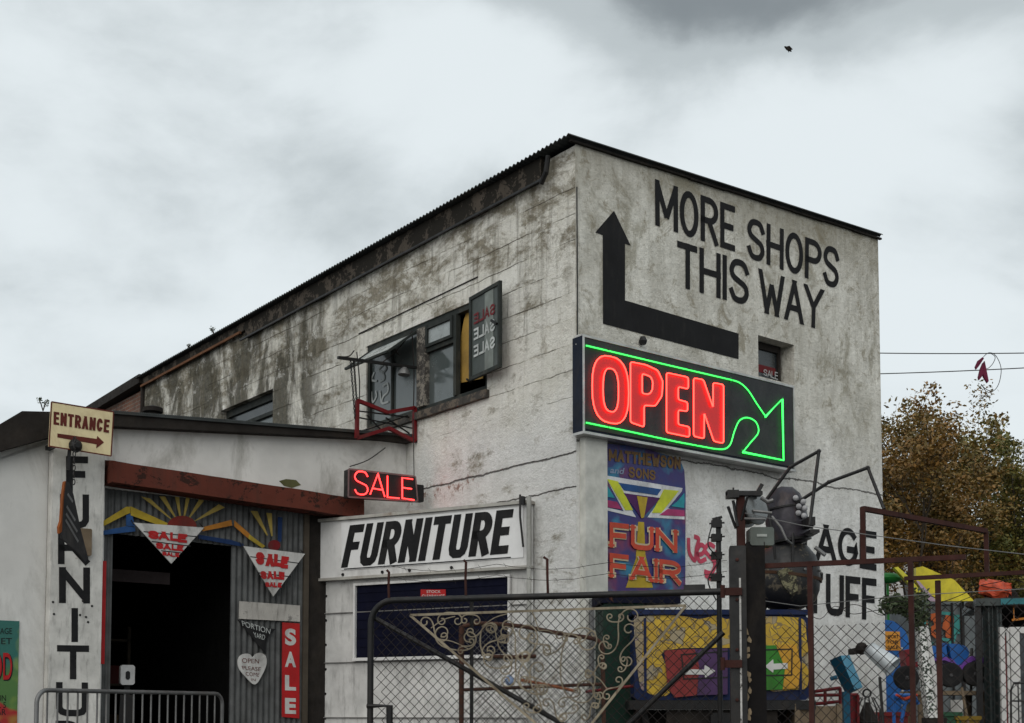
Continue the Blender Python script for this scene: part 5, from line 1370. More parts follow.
for k_ in range(10):
    an = 2*math.pi*k_/10; ob('bolt', MB().lathe([(.014,0),(.014,.012),(.008,.018)], (bc[0]+.335*math.cos(an)+.01,.35+.335*math.sin(an),bc[2]+.03), (math.cos(an),math.sin(an),0), 8), M_steel, IN, F6)
ob('seam_band', MB().lathe([(.335,-.012),(.352,-.01),(.352,.02),(.335,.022)], (bc[0],.35,bc[2]-.02), (.12,0,1), 32), mat('rusty_seam', (.05,.025,.015), .8, dirty=.6), IN, F6, smooth=True)
ob('patch_plate', MB().prism([F6.P(*CI(*p), .0) for p in ((255,590),(300,575),(345,600),(350,680),(320,700),(285,650))], .0, .03).jitter(.012, 9), chipped('flaking_cream_patch', (.16,.15,.09), (.03,.028,.022), .5, 14), IN, F6)
ob('cross_pipe', MB().tube([F6.P3(*CI(330,420), .05), F6.P3(*CI(330,560), .0)], .012, 8).tube([F6.P3(*CI(215,300), .05), F6.P3(*CI(240,440), -.02), F6.P3(*CI(250,540), .0)], .014, 8), M_blackm, IN, F6, smooth=True)
p = F6.P3(*CI(405,385), 0); ob('foot_bracket', MB().box(p[0]-.05,p[0]+.02,-.15,.15,p[2]-.02,p[2]+.06).box(p[0]-.03,p[0]+.06,-.15,.15,p[2]-.09,p[2]-.06), M_blackm, IN, F6)
ob('leg', MB().tube([F6.P3(*CI(235,345), -.05), F6.P3(*CI(275,395), -.1), F6.P3(*CI(300,450), -.1), F6.P3(*CI(322,468), -.05)], .013, 8).tube([F6.P3(*CI(430,485), .1), F6.P3(*CI(475,520), .05)], .02, 8), M_steel, IN, F6, smooth=True)
ob('leg', MB().tube([(bc[0]-.2,.35,bc[2]-.25),(bc[0]-.25,.35,z1+.05)], .03, 8).tube([(bc[0]+.2,.35,bc[2]-.25),(bc[0]+.25,.35,z1+.05)], .03, 8), M_blackm, IN, F6)

# ============================================================ gate posts and hardware on them
GP = thing('gate_post', 'thick black double gate post with a worn white edge strip', 'post')
PF = at(729, 9.9, -8)
xa, za = PF.P(729, 546); xb_ = PF.P(746, 546)[0]; xc = PF.P(765, 546)[0]
ob('front_column', MB().bev(xa+.002, xb_-.002, -.02, .16, 0, za, .008), M_blackm, GP, PF)
ob('back_column', MB().bev(xb_+.0, xc, .03, .2, 0, PF.P(755, 541)[1], .008), mat('charcoal_column', (.009,.008,.008), .6, dirty=.4), GP, PF)
a = PF.P(739, 578, -.025); b = PF.P(742.5, 723, -.025)
ob('white_strip', MB().box(a[0],b[0],-.026,-.021,0,a[1]), chipped('worn_white_strip', (.45,.44,.42), (.04,.035,.03), .55, 14), GP, PF)
mb = MB(); st_ = random.Random(4)
for y in (632,640,650,656,674,680,690,697,712,718):
    p = PF.P(748+st_.uniform(-2,2), y, .02); mb.prism([(p[0]+.018*math.cos(t)*st_.uniform(.5,1.2), p[1]+.03*math.sin(t)*st_.uniform(.5,1.2)) for t in [2*math.pi*k/8 for k in range(8)]], .024, .0295)
ob('flaking_paint', mb, mat('tan_flakes', (.25,.19,.12), .8), GP, PF)
for y in (560,600,650,700):
    q = PF.P(737, y); ob('bolt', MB().lathe([(.014,0),(.014,.012),(.007,.016)], (q[0],-.02,q[1]), (0,-1,0), 8), M_rustf, GP, PF)
for y in (592,664):
    q = PF.P(729, y); ob('hinge', MB().box(q[0]-.06,q[0]+.10,-.045,-.021,q[1]-.03,q[1]+.03).tube([(q[0]-.05,-.05,q[1]-.05),(q[0]-.05,-.05,q[1]+.05)], .018, 8), M_rustf, GP, PF)
# lamp/winch assembly
WN = thing('scrap_winch', 'silver drum winch and pale metal box clamped on top of the gate post', 'winch')
WF = at(752, 9.95, 0)
dc = WF.P3(*CI(125,320), .1)
ob('drum', MB().lathe([(.03,-.08),(.11,-.08),(.125,-.07),(.125,-.055),(.10,-.05),(.10,.04),(.125,.045),(.125,.06),(.11,.07),(.03,.07)], (dc[0]+.03,.1,dc[2]), (.75,-1,.1), 28), mat('dull_silver_metal', (.20,.21,.21), .3, metal=.6, dirty=.5), WN, WF, smooth=True)
ob('drum_spokes', MB().tube([(dc[0]-.07,.0,dc[2]-.09),(dc[0]-.03,-.06,dc[2]+.09)], .01).tube([(dc[0]-.13,.02,dc[2]+.07),(dc[0]-.10,.0,dc[2]-.14)], .012).tube([WF.P3(*CI(36,300),.05),WF.P3(*CI(72,400),.05)], .012), M_blackm, WN, WF)
a = WF.P(*CI(130,398)); b = WF.P(*CI(238,480))
ob('box', MB().bev(a[0],b[0],-.06,.12,b[1],a[1],.012), mat('pale_grey_green_enamel', (.10,.115,.105), .5, dirty=.5), WN, WF)
a = WF.P(*CI(205,430)); ob('box_plate', MB().box(a[0]-.08,a[0],-.066,-.061,a[1]-.02,a[1]), mat('faded_label', (.3,.32,.3), .5), WN, WF)
a = WF.P(*CI(30,232)); b = WF.P(*CI(190,258))
ob('cross_bar', MB().bev(a[0],b[0],-.03,.05,b[1]+.01,a[1],.006).box(a[0],a[0]+.09,-.05,.06,a[1]-.055,a[1]+.005).bar(WF.P3(*CI(60,215)),WF.P3(*CI(60,250)),.012).bar(WF.P3(*CI(165,245)),WF.P3(*CI(190,200)),.03), M_blackm, WN, WF)
a = WF.P(*CI(98,240)); ob('mast', MB().box(a[0]-.035,a[0]+.025,.0,.06,PF.P(740,560)[1],a[1]), M_rustf, WN, WF)
ob('axle', MB().tube([WF.P3(*CI(150,320)),WF.P3(*CI(235,330),-.03)], .012, 8).tube([WF.P3(*CI(110,355)),WF.P3(*CI(205,358),-.03)], .01, 8).tube([WF.P3(*CI(185,260)),WF.P3(*CI(215,280)),WF.P3(*CI(240,272))], .016, 8), M_steel, WN, WF, smooth=True)
# slim post with clamps, left of the big one
SP_ = thing('clamp_post', 'slim dark post with bolted clamps left of the thick gate post', 'post')
QF = at(716, 10.6, 0); p = QF.P(716, 517)
ob('pole', MB().tube([(p[0]+.02,0,0),(p[0]+.02,0,p[1])], .022, 8).bar((p[0]-.03,0,p[1]-.02),(p[0]+.05,0,p[1]),.02), M_blackm, SP_, QF)
for y in (524,538,556,578):
    q = QF.P(716, y); ob('clamp', MB().box(q[0]-.04,q[0]+.045,-.045,.03,q[1]-.03,q[1]+.03).tube([(q[0]-.06,-.02,q[1]),(q[0]+.07,-.02,q[1]+.01)], .007).jitter(.006, 9), M_blackm, SP_, QF)
mb = MB(); mb.tube(cat([QF.P3(712,525,-.03), QF.P3(708,545,-.05), QF.P3(718,560,-.04), QF.P3(708,580,-.04), QF.P3(716,600,-.04)], 5), .006, 5); ob('cable', mb, M_blackm, SP_, QF)
# wires strung from the winch to the right
mb = MB(); a = WF.w(*WF.P3(*CI(235,345))); b = wp(1040, 596, 8.6)
pts = [a.lerp(b, t/24)+Vector((0,0,-.22*math.sin(math.pi*t/24)*.3)) for t in range(25)]
pts2 = [wp(745, 513, 9.9), wp(800, 525, 9.9), wp(884, 537, 9.5), wp(950, 546, 9.2), wp(1040, 556, 8.8)]
mb.tube([tuple(p) for p in pts2], .0035, 5); mb.tube([tuple(wp(765, 601, 9.9)), tuple(wp(800, 606, 9.9)), tuple(wp(900, 596, 9.4)), tuple(wp(1040, 588, 8.7))], .003, 5)
tag(ob('strung_wire', mb, mat('grey_wire', (.14,.14,.14), .5), None), 'thin grey wires strung from the gate post across the rusty fence', 'wire')

# ============================================================ rusty fence on the right
RF = thing('rusty_fence', 'rust-red square-tube fence with sagging chain-link to the right of the gate post', 'fence')
a = wp(765, 712, 9.95); b = wp(966, 712, 9.3)
FF = Fr(a.x, a.y, math.degrees(math.atan2(b.y-a.y, b.x-a.x)))
zt1 = FF.P(765, 566)[1]; xe1, zt2 = FF.P(966, 557)
print('fence', zt1, zt2, xe1)
TB = .038
ob('rail', MB().bar((0,0,zt1),(xe1,0,zt2), TB), M_rustf, RF, FF)
for px, lo in ((811,0),(912,0)):
    x = FF.P(px, 640)[0]; ob('upright', MB().box(x-TB/2,x+TB/2,-TB/2,TB/2,0,(zt1+(zt2-zt1)*x/xe1)-TB/2), M_rustf, RF, FF)
x = FF.P(939, 640)[0]; zl = FF.P(939, 578)[1]
ob('upright', MB().box(x-TB/2,x+TB/2,-TB/2,TB/2,0,zl-TB/2), M_rustf, RF, FF)
p, q = FF.P(905, 579), FF.P(1040, 572)
ob('rail', MB().bar((p[0],-.03,p[1]),(q[0],-.03,q[1]), TB*.8), M_rustf, RF, FF)
x = FF.P(1000,640)[0]
xa, za = FF.P(861, 506); 
ob('upright', MB().box(xa-TB/2,xa+TB/2,.05,.05+TB,FF.P(861,562)[1],za), M_rustf, RF, FF)
b2 = FF.I @ wp(986, 531, 10.6)
ob('rail', MB().bar((xa,.07,za-.01),tuple(b2), TB), M_rustf, RF, FF)
ob('upright', MB().box(b2.x-TB/2,b2.x+TB/2,b2.y-TB/2,b2.y+TB/2,(FF.I @ wp(984,574,10.6)).z,b2.z), M_rustf, RF, FF)
rr = random.Random(3)
def topz(x):
    y = 600 + 14*math.sin(x*2.1) + 6*mnoise.noise(Vector((x*3,0,0))); 
    return zt1-.30-.10*math.sin(x*1.7+.5)+.03*mnoise.noise(Vector((x*4,1,0)))
ob('chain_link', chainlink(MB(), .03, FF.P(1040,640)[0],   .05, zt1-.12, .088, .0026, .0, lambda x, z: z < topz(x), .018), M_wire, RF, FF)
mb = MB()
for k_ in range(5):
    x0_ = .2+k_*.35; pts = [(x0_+t*.12, rr.uniform(-.03,.03), topz(x0_+t*.12)+rr.uniform(-.04,.07)) for t in range(7)]
    mb.tube(cat(pts, 4), .0028, 4, cap=False)
ob('loose_wire', mb, M_wire, RF, FF)

# ============================================================ yard clutter on the right
def q_(fr, px, py, d=0): return fr.P(px, py, d)
# tilted bucket fixed to the wall
BK = thing('tilted_bucket', 'dented silver bucket tilted out from the white wall under the lettering', 'bucket')
bf = at(872, 13.4, 0); a = Vector(bf.P3(869, 648)); b = Vector(bf.P3(889, 667)); ax = (b-a)+Vector((0,-.16,0)); L = ax.length
ob('shell', MB().lathe([(.0,0),(.075,0),(.078,.02),(.108,L*.92),(.115,L*.93),(.115,L),(.102,L),(.074,.03),(0,.03)], tuple(a), tuple(ax), 24).jitter(.012, 5), mat('silver_bucket_metal', (.50,.54,.56), .4, metal=.2, dirty=.5), BK, bf, smooth=True)
ob('wall_bracket', MB().bar(tuple(a), (a.x-.06, .5, a.z-.02), .06).ball((a.x-.05,.1,a.z), .07, 10), M_tar, BK, bf)
# blue box on a blue post
BX = thing('blue_box_post', 'tilted light blue box on a blue post in front of the lettered wall', 'box on post')
xf_ = at(845, 12.2, 0)
C33_ = lambda x, y: (780+x/7.314, 640+y/7.314)
M_lb = mat('light_blue_paint', (.04,.19,.29), .5, dirty=.35); M_lb2 = mat('deeper_blue_paint', (.012,.07,.12), .5, dirty=.35)
q = [Vector(xf_.P(*C33_(*p))) for p in ((362,148),(438,116),(538,360),(478,388))]
mb = MB(); 
fr_ = [xf_.P3(*C33_(*p), dd) for p, dd in (((362,148),.05),((442,114),-.10),((545,362),-.10),((478,392),.05))]
bk = [xf_.P3(*C33_(*p), dd) for p, dd in (((442,114),-.10),((508,110),.06),((606,346),.06),((545,362),-.10))]
mb.add(fr_ + [bk[1], bk[2]] + [(fr_[0][0]+.09,.22,fr_[0][2]),(fr_[3][0]+.09,.22,fr_[3][2])], [(3,2,1,0),(2,5,4,1),(5,7,6,4),(7,3,0,6),(0,1,4,6),(3,7,5,2)])
ob('box', mb, M_lb, BX, xf_)
ob('box_side', MB().add([(p[0],p[1]-.004,p[2]) for p in fr_], [(3,2,1,0)]), M_lb2, BX, xf_)
p = xf_.P(*C33_(490,400)); ob('post', MB().box(p[0]-.035,p[0]+.03,.0,.06,0,p[1]+.03), M_lb2, BX, xf_)
ob('handle', MB().tube([xf_.P3(*C33_(370,285)),xf_.P3(*C33_(415,270))], .02, 8), M_lb2, BX, xf_)
# red trolley and dark cages
TR = thing('red_trolley', 'red metal trolley frame behind the blue post', 'trolley')
tf = at(820, 12.7, 0); mb = MB()
for a, b in (((230,380),(440,350)),((230,405),(570,400)),((230,380),(230,620)),((440,350),(440,600)),((330,360),(330,480)),((520,400),(520,650)),((570,400),(570,700)),((230,470),(440,450))):
    mb.tube([tf.P3(*C33_(*a)), tf.P3(*C33_(*b))], .017, 8)
ob('frame', mb, M_redp, TR, tf, smooth=True)
p = tf.P(*C33_(545,560)); ob('panel', MB().box(p[0]-.08,p[0]+.06,.03,.05,p[1]-.3,p[1]+.22), M_redp, TR, tf)
wheel(TR, (tf.P(*C33_(250,600))[0],0,.16), .16, .05, tf); wheel(TR, (tf.P(*C33_(560,600))[0],0,.16), .16, .05, tf)
ob('leg', MB().box(tf.P(*C33_(250,600))[0]-.015,tf.P(*C33_(250,600))[0]+.015,-.015,.015,.16,.75).box(tf.P(*C33_(560,600))[0]-.015,tf.P(*C33_(560,600))[0]+.015,-.015,.015,.16,.75), M_redp, TR, tf)
CG = thing('wire_cage', 'dark rounded wire cage below the tilted bucket', 'cage')
cf = at(873, 12.6, 0); a = cf.P(860, 708); b = cf.P(886, 723); w_ = (b[0]-a[0])/2; cx = (a[0]+b[0])/2; zt3 = cf.P(873, 697)[1]
mb = MB()
for k_ in range(12):
    an = 2*math.pi*k_/12; mb.tube([(cx+w_*math.cos(an), .2+w_*math.sin(an), 0), (cx+w_*math.cos(an), .2+w_*math.sin(an), zt3-.12), (cx+w_*.5*math.cos(an), .2+w_*.5*math.sin(an), zt3)], .007, 5)
for z in (.1,.3,.5,.7,.85): mb.tube([(cx+w_*math.cos(2*math.pi*j/16), .2+w_*math.sin(2*math.pi*j/16), z) for j in range(16)], .007, 5, closed=True)
ob('bars', mb, M_blackm, CG, cf); ob('core', MB().lathe([(w_*.8,.02),(w_*.85,.4),(w_*.7,zt3-.2),(w_*.2,zt3-.05)], (cx,.2,0), n=16), M_tar, CG, cf, smooth=True)
ob('top_ring', MB().tube([(cx+.04*math.cos(t),.2,zt3+.04+.04*math.sin(t)) for t in [2*math.pi*j/10 for j in range(10)]], .01, 5, closed=True), M_blackm, CG, cf)
# stone/planter row below
PL = thing('grey_crate', 'grey timber crate on the ground between tyre and trolley', 'crate')
pf = at(815, 11.9, 6); a = pf.P(797, 706); b = pf.P(838, 708)
ob('side_boards', MB().box(a[0],b[0],0,.02,.02,.25).box(a[0],b[0],0,.02,.27,.5).box(a[0],b[0],0,.02,.52,a[1]).box(a[0],b[0],.4,.42,.02,a[1]).box(a[0],a[0]+.02,.021,.399,.02,a[1]).box(b[0]-.02,b[0],.021,.399,.02,a[1]).box(a[0]+.02,b[0]-.02,.02,.4,.02,.05), M_wood, PL, pf)
ob('corner_post', MB().box(a[0]-.03,a[0]+.02,-.03,-.002,0,a[1]+.02).box(b[0]-.02,b[0]+.03,-.03,-.002,0,a[1]+.02), M_wood, PL, pf)

# blue cabin with orange notice
BC = thing('blue_cabin', 'blue round-topped plastic cabin with an orange notice behind the white wall', 'cabin')
cf = at(895, 18.5, 12)
E8 = lambda x, y: (880+x/4.4375, 560+y/4.4375)
d0 = cf.P(860, 700); x0, x1 = cf.P(866, 700)[0], cf.P(910, 700)[0]; zt4 = cf.P(895, 620)[1]
w_ = x1-x0; ol = [(x0,0),(x1,0),(x1,zt4-.35)] + [(x1-.35+.35*math.cos(R(t)), zt4-.35+.35*math.sin(R(t))) for t in range(15, 91, 15)] + [(x0+.35-.35*math.sin(R(t)), zt4-.35+.35*math.cos(R(t))) for t in range(0, 90, 15)] + [(x0,zt4-.35)]
ob('shell', MB().prism(ol, 0, 1.1), mat('royal_blue_plastic', (.015,.11,.36), .4, dirty=.35), BC, cf)
ob('door_rib', MB().box(x1-.14,x1-.11,-.02,-.002,.1,zt4-.4), mat('pale_grey_plastic', (.5,.5,.5), .5), BC, cf)
nq = [E8(*p) for p in ((22,316),(88,318),(92,402),(22,400))]
ob('notice', MB().prism([cf.P(*p, -.01) for p in nq], -.01, -.002), mat('orange_notice', (.62,.26,.03), .5), BC, cf)
mb = MB()
for t_, y in (('SPORT',332),('FOR',356),('SALE',380)): txt(mb, t_, cf, [E8(*p) for p in ((34,y),(82,y+1),(82,y+16),(34,y+15))], -.013, .02)
ob('notice_lettering', mb, M_black, BC, cf)

# grey container with graffiti
CN = thing('shipping_container', 'grey steel container with orange and turquoise graffiti behind the toy tractor', 'container')
kf = at(945, 22, 4); x0 = kf.P(912, 640)[0]; x1 = kf.P(987, 640)[0]; zt5 = kf.P(945, 600)[1]
M_cn = mat('grey_container_paint', (.14,.155,.16), .55, dirty=.4)
mb = MB(); corr(mb, x0+.06, x1-.06, .1, zt5-.05, .26, .02, .03); ob('side_sheet', mb, M_cn, CN, kf)
ob('frame', MB().box(x0,x1,0,.08,zt5-.08,zt5).box(x0,x1,0,.08,.02,.1).box(x0,x0+.06,0,.08,.1,zt5-.08).box(x1-.06,x1,0,.08,.1,zt5-.08).box(x0,x1,.08,2.4,zt5-.03,zt5-.001).box(x1-.03,x1,.08,2.4,.02,zt5-.04).box(x0,x0+.03,.08,2.4,.02,zt5-.04), M_cn, CN, kf)
for px in (952, 961, 982):
    x = kf.P(px, 640)[0]; ob('lock_rod', MB().tube([(x,-.03,.1),(x,-.03,zt5-.05)], .022, 8), M_blackm, CN, kf)
g1 = mat('orange_graffiti', (.50,.10,.02), .5, var=.3); g2 = mat('turquoise_graffiti', (.05,.26,.24), .5, var=.4)
mb = MB(); e = 0
for st in ([(200,330),(205,280),(235,258),(250,290),(225,310),(245,335)], [(262,260),(262,335)], [(285,300),(295,262),(318,262),(322,300),(300,335),(318,330),(330,300)], [(210,252),(240,246)], [(300,250),(300,330)]):
    e += 1; strip(mb, cat([kf.P(*E8(*p), 0) for p in st], 4), .075, lambda a, b: (a, -.004-.0005*e, b))
ob('graffiti', mb, g1, CN, kf)
mb = MB()
for st in ([(196,255),(206,350),(230,370)], [(280,236),(320,240)], [(335,250),(330,345),(312,368)], [(345,250),(348,320)], [(260,350),(300,355)]):
    e += 1; strip(mb, cat([kf.P(*E8(*p), 0) for p in st], 4), .055, lambda a, b: (a, -.004-.0005*e, b))
ob('graffiti', mb, g2, CN, kf)
# yellow slide top
YS = thing('yellow_slide', 'yellow plastic slide hood with a lilac stripe above the grey container', 'slide')
yf = at(935, 21.0, 0)
Yp = lambda pts: [yf.P(*E8(*p)) for p in pts]
ob('slope_panel', MB().prism(Yp([(160,34),(190,28),(330,88),(418,182),(235,182),(160,90)]), 0, .12), mat('bright_yellow_plastic', (.60,.50,.025), .5, dirty=.5), YS, yf)
ob('lilac_stripe', MB().prism(Yp([(158,92),(172,95),(250,184),(218,184)]), -.03, -.002), mat('lilac_plastic', (.45,.32,.42), .4), YS, yf)
ob('side_lip', MB().prism(Yp([(62,34),(78,30),(130,78),(190,150),(176,160)]), -.02, .1), mat('yellow_edge_plastic', (.62,.56,.04), .4), YS, yf)
ob('support', MB().box(yf.P(*E8(230,100))[0],yf.P(*E8(240,100))[0],.2,.26,0,yf.P(930,598)[1]+.1).box(yf.P(*E8(380,100))[0],yf.P(*E8(390,100))[0],.2,.26,0,yf.P(930,598)[1]), M_blackm, YS, yf)
tag(ob('green_inflatable', MB().ball((*yf.P3(*E8(56,72))[:1], .3, yf.P(*E8(56,72))[1]), .22, 16, (1.15,.8,.42)).box(yf.P(*E8(56,72))[0]-.02,yf.P(*E8(56,72))[0]+.02,.28,.32,0,yf.P(*E8(56,72))[1]-.1), mat('green_plastic', (.02,.16,.03), .35, dirty=.2), None, yf, smooth=True), 'rounded bright green plastic top beside the yellow slide', 'play equipment')
# tarp bundle
TP = thing('tarp_bundle', 'crumpled red-orange tarpaulin bundle on top of the dark shed', 'tarpaulin')
tfr = at(997, 15.5, 0); p = tfr.P(997, 592)
mb = MB().ball((p[0]+.13,.3,p[1]+.03), .19, 44, (1.05,1,.62)); 
mb.v = [tuple(Vector(v)+mnoise.noise_vector(Vector(v)*6)*.10+mnoise.noise_vector(Vector(v)*17)*.05) for v in mb.v]
ob('crumpled_cloth', mb, mat('red_orange_tarp', (.40,.055,.02), .55, var=.35, scale=9, dirty=.3, ds=6), TP, tfr)
mb = MB().ball((p[0]-.02,.2,p[1]-.14), .25, 16, (1.1,.9,.3)); mb.ball((p[0]+.25,.3,p[1]-.02), .14, 12, (1,1,.9)); mb.v = [tuple(Vector(v)+mnoise.noise_vector(Vector(v)*6)*.07) for v in mb.v]
ob('dark_sacking', mb, M_tar, TP, tfr)
# dark sheet-metal shed with palisade face, and the white door frame beside it
DS = thing('dark_metal_shed', 'dark green metal shed with vertical ribs under the tarpaulin bundle', 'shed')
df = at(985, 15.3, -14); zt6 = df.P(990, 606)[1]; x1 = df.P(1003, 640)[0]; 
M_dt = mat('dark_teal_sheet', (.022,.03,.03), .5, metal=.2, dirty=.4, dirt=(.07,.07,.065))
mb = MB(); corr(mb, 0, x1, 0, zt6, .095, .03, .03); ob('ribbed_wall', mb, M_dt, DS, df)
xr2 = df.P(1060, 640)[0]
ob('roof', MB().box(-.08,xr2,-.06,1.6,zt6,zt6+.09).box(x1-.05,x1,.05,1.6,0,zt6-.002), M_dt, DS, df)
ob('turquoise_trim', MB().box(df.P(1000,600)[0],xr2,-.075,-.062,zt6+.01,zt6+.08), mat('dull_turquoise', (.03,.14,.16), .5, dirty=.5), DS, df)
ob('edge_post', MB().box(-.09,-.02,-.02,.06,0,zt6-.002), M_blackm, DS, df)
ob('inner_back', MB().box(x1,xr2,1.5,1.55,0,zt6-.002), M_dark, DS, df)
WD_ = thing('white_door_frame', 'white panelled door frame leaning by the dark metal shed', 'door frame')
wf_ = at(1002, 14.2, -6); zt7 = wf_.P(1003, 627)[1]; x9 = wf_.P(1060, 640)[0]
ob('frame', MB().box(0,.05,0,.06,0,zt7).box(.07,.10,0,.05,0,zt7-.02).box(.11,.21,0,.06,0,zt7).box(.21,x9,0,.06,zt7-.07,zt7).box(.051,.109,.01,.05,zt7-.06,zt7-.01), M_white, WD_, wf_)
ob('dark_pane', MB().box(.215,x9-.01,.02,.03,.02,zt7-.075), M_glass, WD_, wf_)
ob('red_line', MB().box(.052,.066,.012,.02,.02,zt7-.1), M_redp, WD_, wf_)
tag(ob('wire_rack', MB().tube([wf_.P3(1011,723,-.4),wf_.P3(1011,690,-.4),wf_.P3(1014,683,-.4),wf_.P3(1045,683,-.4)], .011).tube([wf_.P3(1011,701,-.4),wf_.P3(1045,701,-.4)], .009).tube([wf_.P3(1018,684,-.4),(wf_.P(1018,684,-.4)[0],-.4,0)], .007).tube([wf_.P3(1011,723,-.4),(wf_.P(1011,723,-.4)[0],-.4,0)], .011), M_blackm, None, wf_), 'black wire rack in front of the white door frame', 'rack')
tag(ob('strip_lamp', MB().tube([df.P3(1012,620,.4),df.P3(1028,618,.4)], .014, 8).tube([(df.P(1014,620,.4)[0],.4,df.P(1014,620,.4)[1]),(df.P(1014,620,.4)[0],.4,zt6)], .006), emis('amber_strip', (.4,.15,.03), .5), None, df), 'small amber strip lamp under the dark shed roof', 'lamp')

# toy tractor on a bench
BE = thing('bench', 'grey timber bench carrying the blue and purple toy tractor', 'bench')
tf2 = at(955, 15.6, 0); zb = tf2.P(955, 691)[1]; xa, xb_ = tf2.P(912, 691)[0], tf2.P(985, 691)[0]
ob('top', MB().box(xa,xb_,-.15,.5,zb-.05,zb), M_wood, BE, tf2)
for x in (xa+.05, xb_-.1):
    for y in (-.1,.4): ob('leg', MB().box(x,x+.06,y,y+.06,0,zb-.052), M_wood, BE, tf2)
ob('shelf_board', MB().box(xa+.12,xb_-.12,-.05,.4,.5,.53), M_wood, BE, tf2)
ob('leaning_panel', MB().box(tf2.P(946,700)[0],tf2.P(958,700)[0],-.17,-.152,.3,tf2.P(946,700)[1]), M_white, BE, tf2)
TT = thing('toy_tractor', 'blue and purple ride-on toy tractor with black wheels on the grey bench', 'toy tractor')
M_tb = mat('toy_blue_plastic', (.015,.10,.33), .4, dirty=.3); M_tp = mat('toy_purple_plastic', (.14,.05,.27), .4, dirty=.3)
tp = lambda pts: [tf2.P(*E8(*p)) for p in pts]
ob('hood', MB().prism(tp([(300,372),(345,374),(376,386),(390,410),(380,440),(352,466),(326,466),(308,430)]), -.06, .32).prism(tp([(222,385),(256,378),(290,382),(298,440),(230,442)]), -.03, .3).prism(tp([(288,368),(296,366),(300,380),(290,384)]), 0, .2), M_tb, TT, tf2)
ob('mudguard', MB().prism(tp([(352,468),(366,446),(390,428),(430,428),(456,444),(462,466),(450,464),(424,446),(396,448),(380,470),(368,492),(330,494),(316,480),(300,456),(272,446),(244,452),(232,448),(240,436),(284,432),(312,446),(326,466)]), -.12, .36), M_tp, TT, tf2)
for px, py, r_ in ((974.5,674,.152),(950,675,.152),(906,678,.15)):
    c_ = tf2.P3(px, py, -.14); wheel(TT, (c_[0],-.14,c_[2]), r_, .11, tf2, rim=mat('dull_grey_hub', (.07,.07,.075), .6, dirty=.5))
ob('axle', MB().bar(tf2.P3(908,678,.1), tf2.P3(973,673,.1), .05), M_blackm, TT, tf2)
ob('seat', MB().prism(tp([(118,470),(110,400),(130,395),(140,450),(200,455),(200,475)]), 0, .25), mat('dark_red_plastic', (.14,.015,.02), .5), TT, tf2)
# patterned leaning column with garland
LC = thing('patterned_column', 'tall white column spotted with dark leaves leaning in the yard', 'column')
lf = at(925, 14.0, 0); n = NT('leafy_spotted_white'); v = n.n('ShaderNodeTexVoronoi'); v.inputs['Scale'].default_value = 34; n.l(n.co, v.inputs['Vector'])
n.col(n.mix(n.ramp(v.outputs['Distance'], .42, .52), (.03,.045,.03), (.62,.62,.6))); n.rough(.7)
ob('shaft', MB().prism([lf.P(*E8(*p)) for p in ((176,296),(206,290),(240,500),(262,700),(216,704),(192,500))], 0, .16), n.m, LC, lf)
ob('pale_edge', MB().prism([lf.P(*E8(*p)) for p in ((200,290),(212,292),(250,500),(270,700),(258,700),(230,500))], -.015, .12), M_white, LC, lf)
p = lf.P(*E8(258,700)); ob('foot', MB().box(p[0]-.12,p[0]+.1,0,.2,0,p[1]+.0), M_tar, LC, lf)
def leaves(mb, rnd, c, rad, n, s, sq=(1,1,1), hollow=0):
    for _ in range(n):
        while True:
            v = Vector((rnd.uniform(-1,1), rnd.uniform(-1,1), rnd.uniform(-1,1)))
            if hollow < v.length < 1: break
        p = Vector(c)+Vector((v.x*rad*sq[0], v.y*rad*sq[1], v.z*rad*sq[2])); a = Vector((rnd.gauss(0,1), rnd.gauss(0,1), rnd.gauss(0,1))).normalized(); b = a.orthogonal().normalized()
        if rnd.random() < .5: b = a.cross(b)
        t = s*rnd.uniform(.6,1.3)
        mb.add([p-a*t, p+b*t*.5, p+a*t, p-b*t*.5], [(0,1,2,3)])
    return mb
def leafmat(name, cols, sc_=.9, tr=.25):
    n = NT(name); g = n.n('ShaderNodeNewGeometry')
    r = n.n('ShaderNodeValToRGB'); r.color_ramp.elements[0].position = 0; r.color_ramp.elements[0].color = (*cols[0], 1); r.color_ramp.elements[1].position = 1; r.color_ramp.elements[1].color = (*cols[-1], 1)
    for i, c in enumerate(cols[1:-1]): e = r.color_ramp.elements.new((i+1)/(len(cols)-1)); e.color = (*c, 1)
    f = n.math('ADD', n.math('MULTIPLY', g.outputs['Random Per Island'], .45), n.math('MULTIPLY', n.ramp(n.noise(sc_, 3), .3, .7), .55))
    n.l(f, r.inputs[0]); n.col(r.outputs[0]); n.rough(.6)
    return n.m
M_gl = leafmat('dark_garland_leaves', [(.02,.035,.015),(.05,.07,.03),(.09,.09,.06)])
rnd = random.Random(11); mb = MB()
for i in range(26):
    t = i/25; q = E8(25+150*t, 205+60*t*t-20*math.sin(3.1*t)); p = lf.P3(*q, .1); leaves(mb, rnd, p, .11, 26, .035)
for i in range(14):
    t = i/13; q = E8(178+10*t, 150+150*t); leaves(mb, rnd, lf.P3(*q, .05), .10, 22, .032)
GD = thing('garland', 'dark green leafy garland draped from the blue cabin to the spotted column', 'garland')
ob('foliage', mb, M_gl, GD, lf)
ob('cord', MB().tube([lf.P3(*E8(25,205),.1), lf.P3(*E8(100,205),.1), lf.P3(*E8(175,265),.1), lf.P3(*E8(190,300),.05)], .01), M_tar, GD, lf)
PS = random.Random(12)
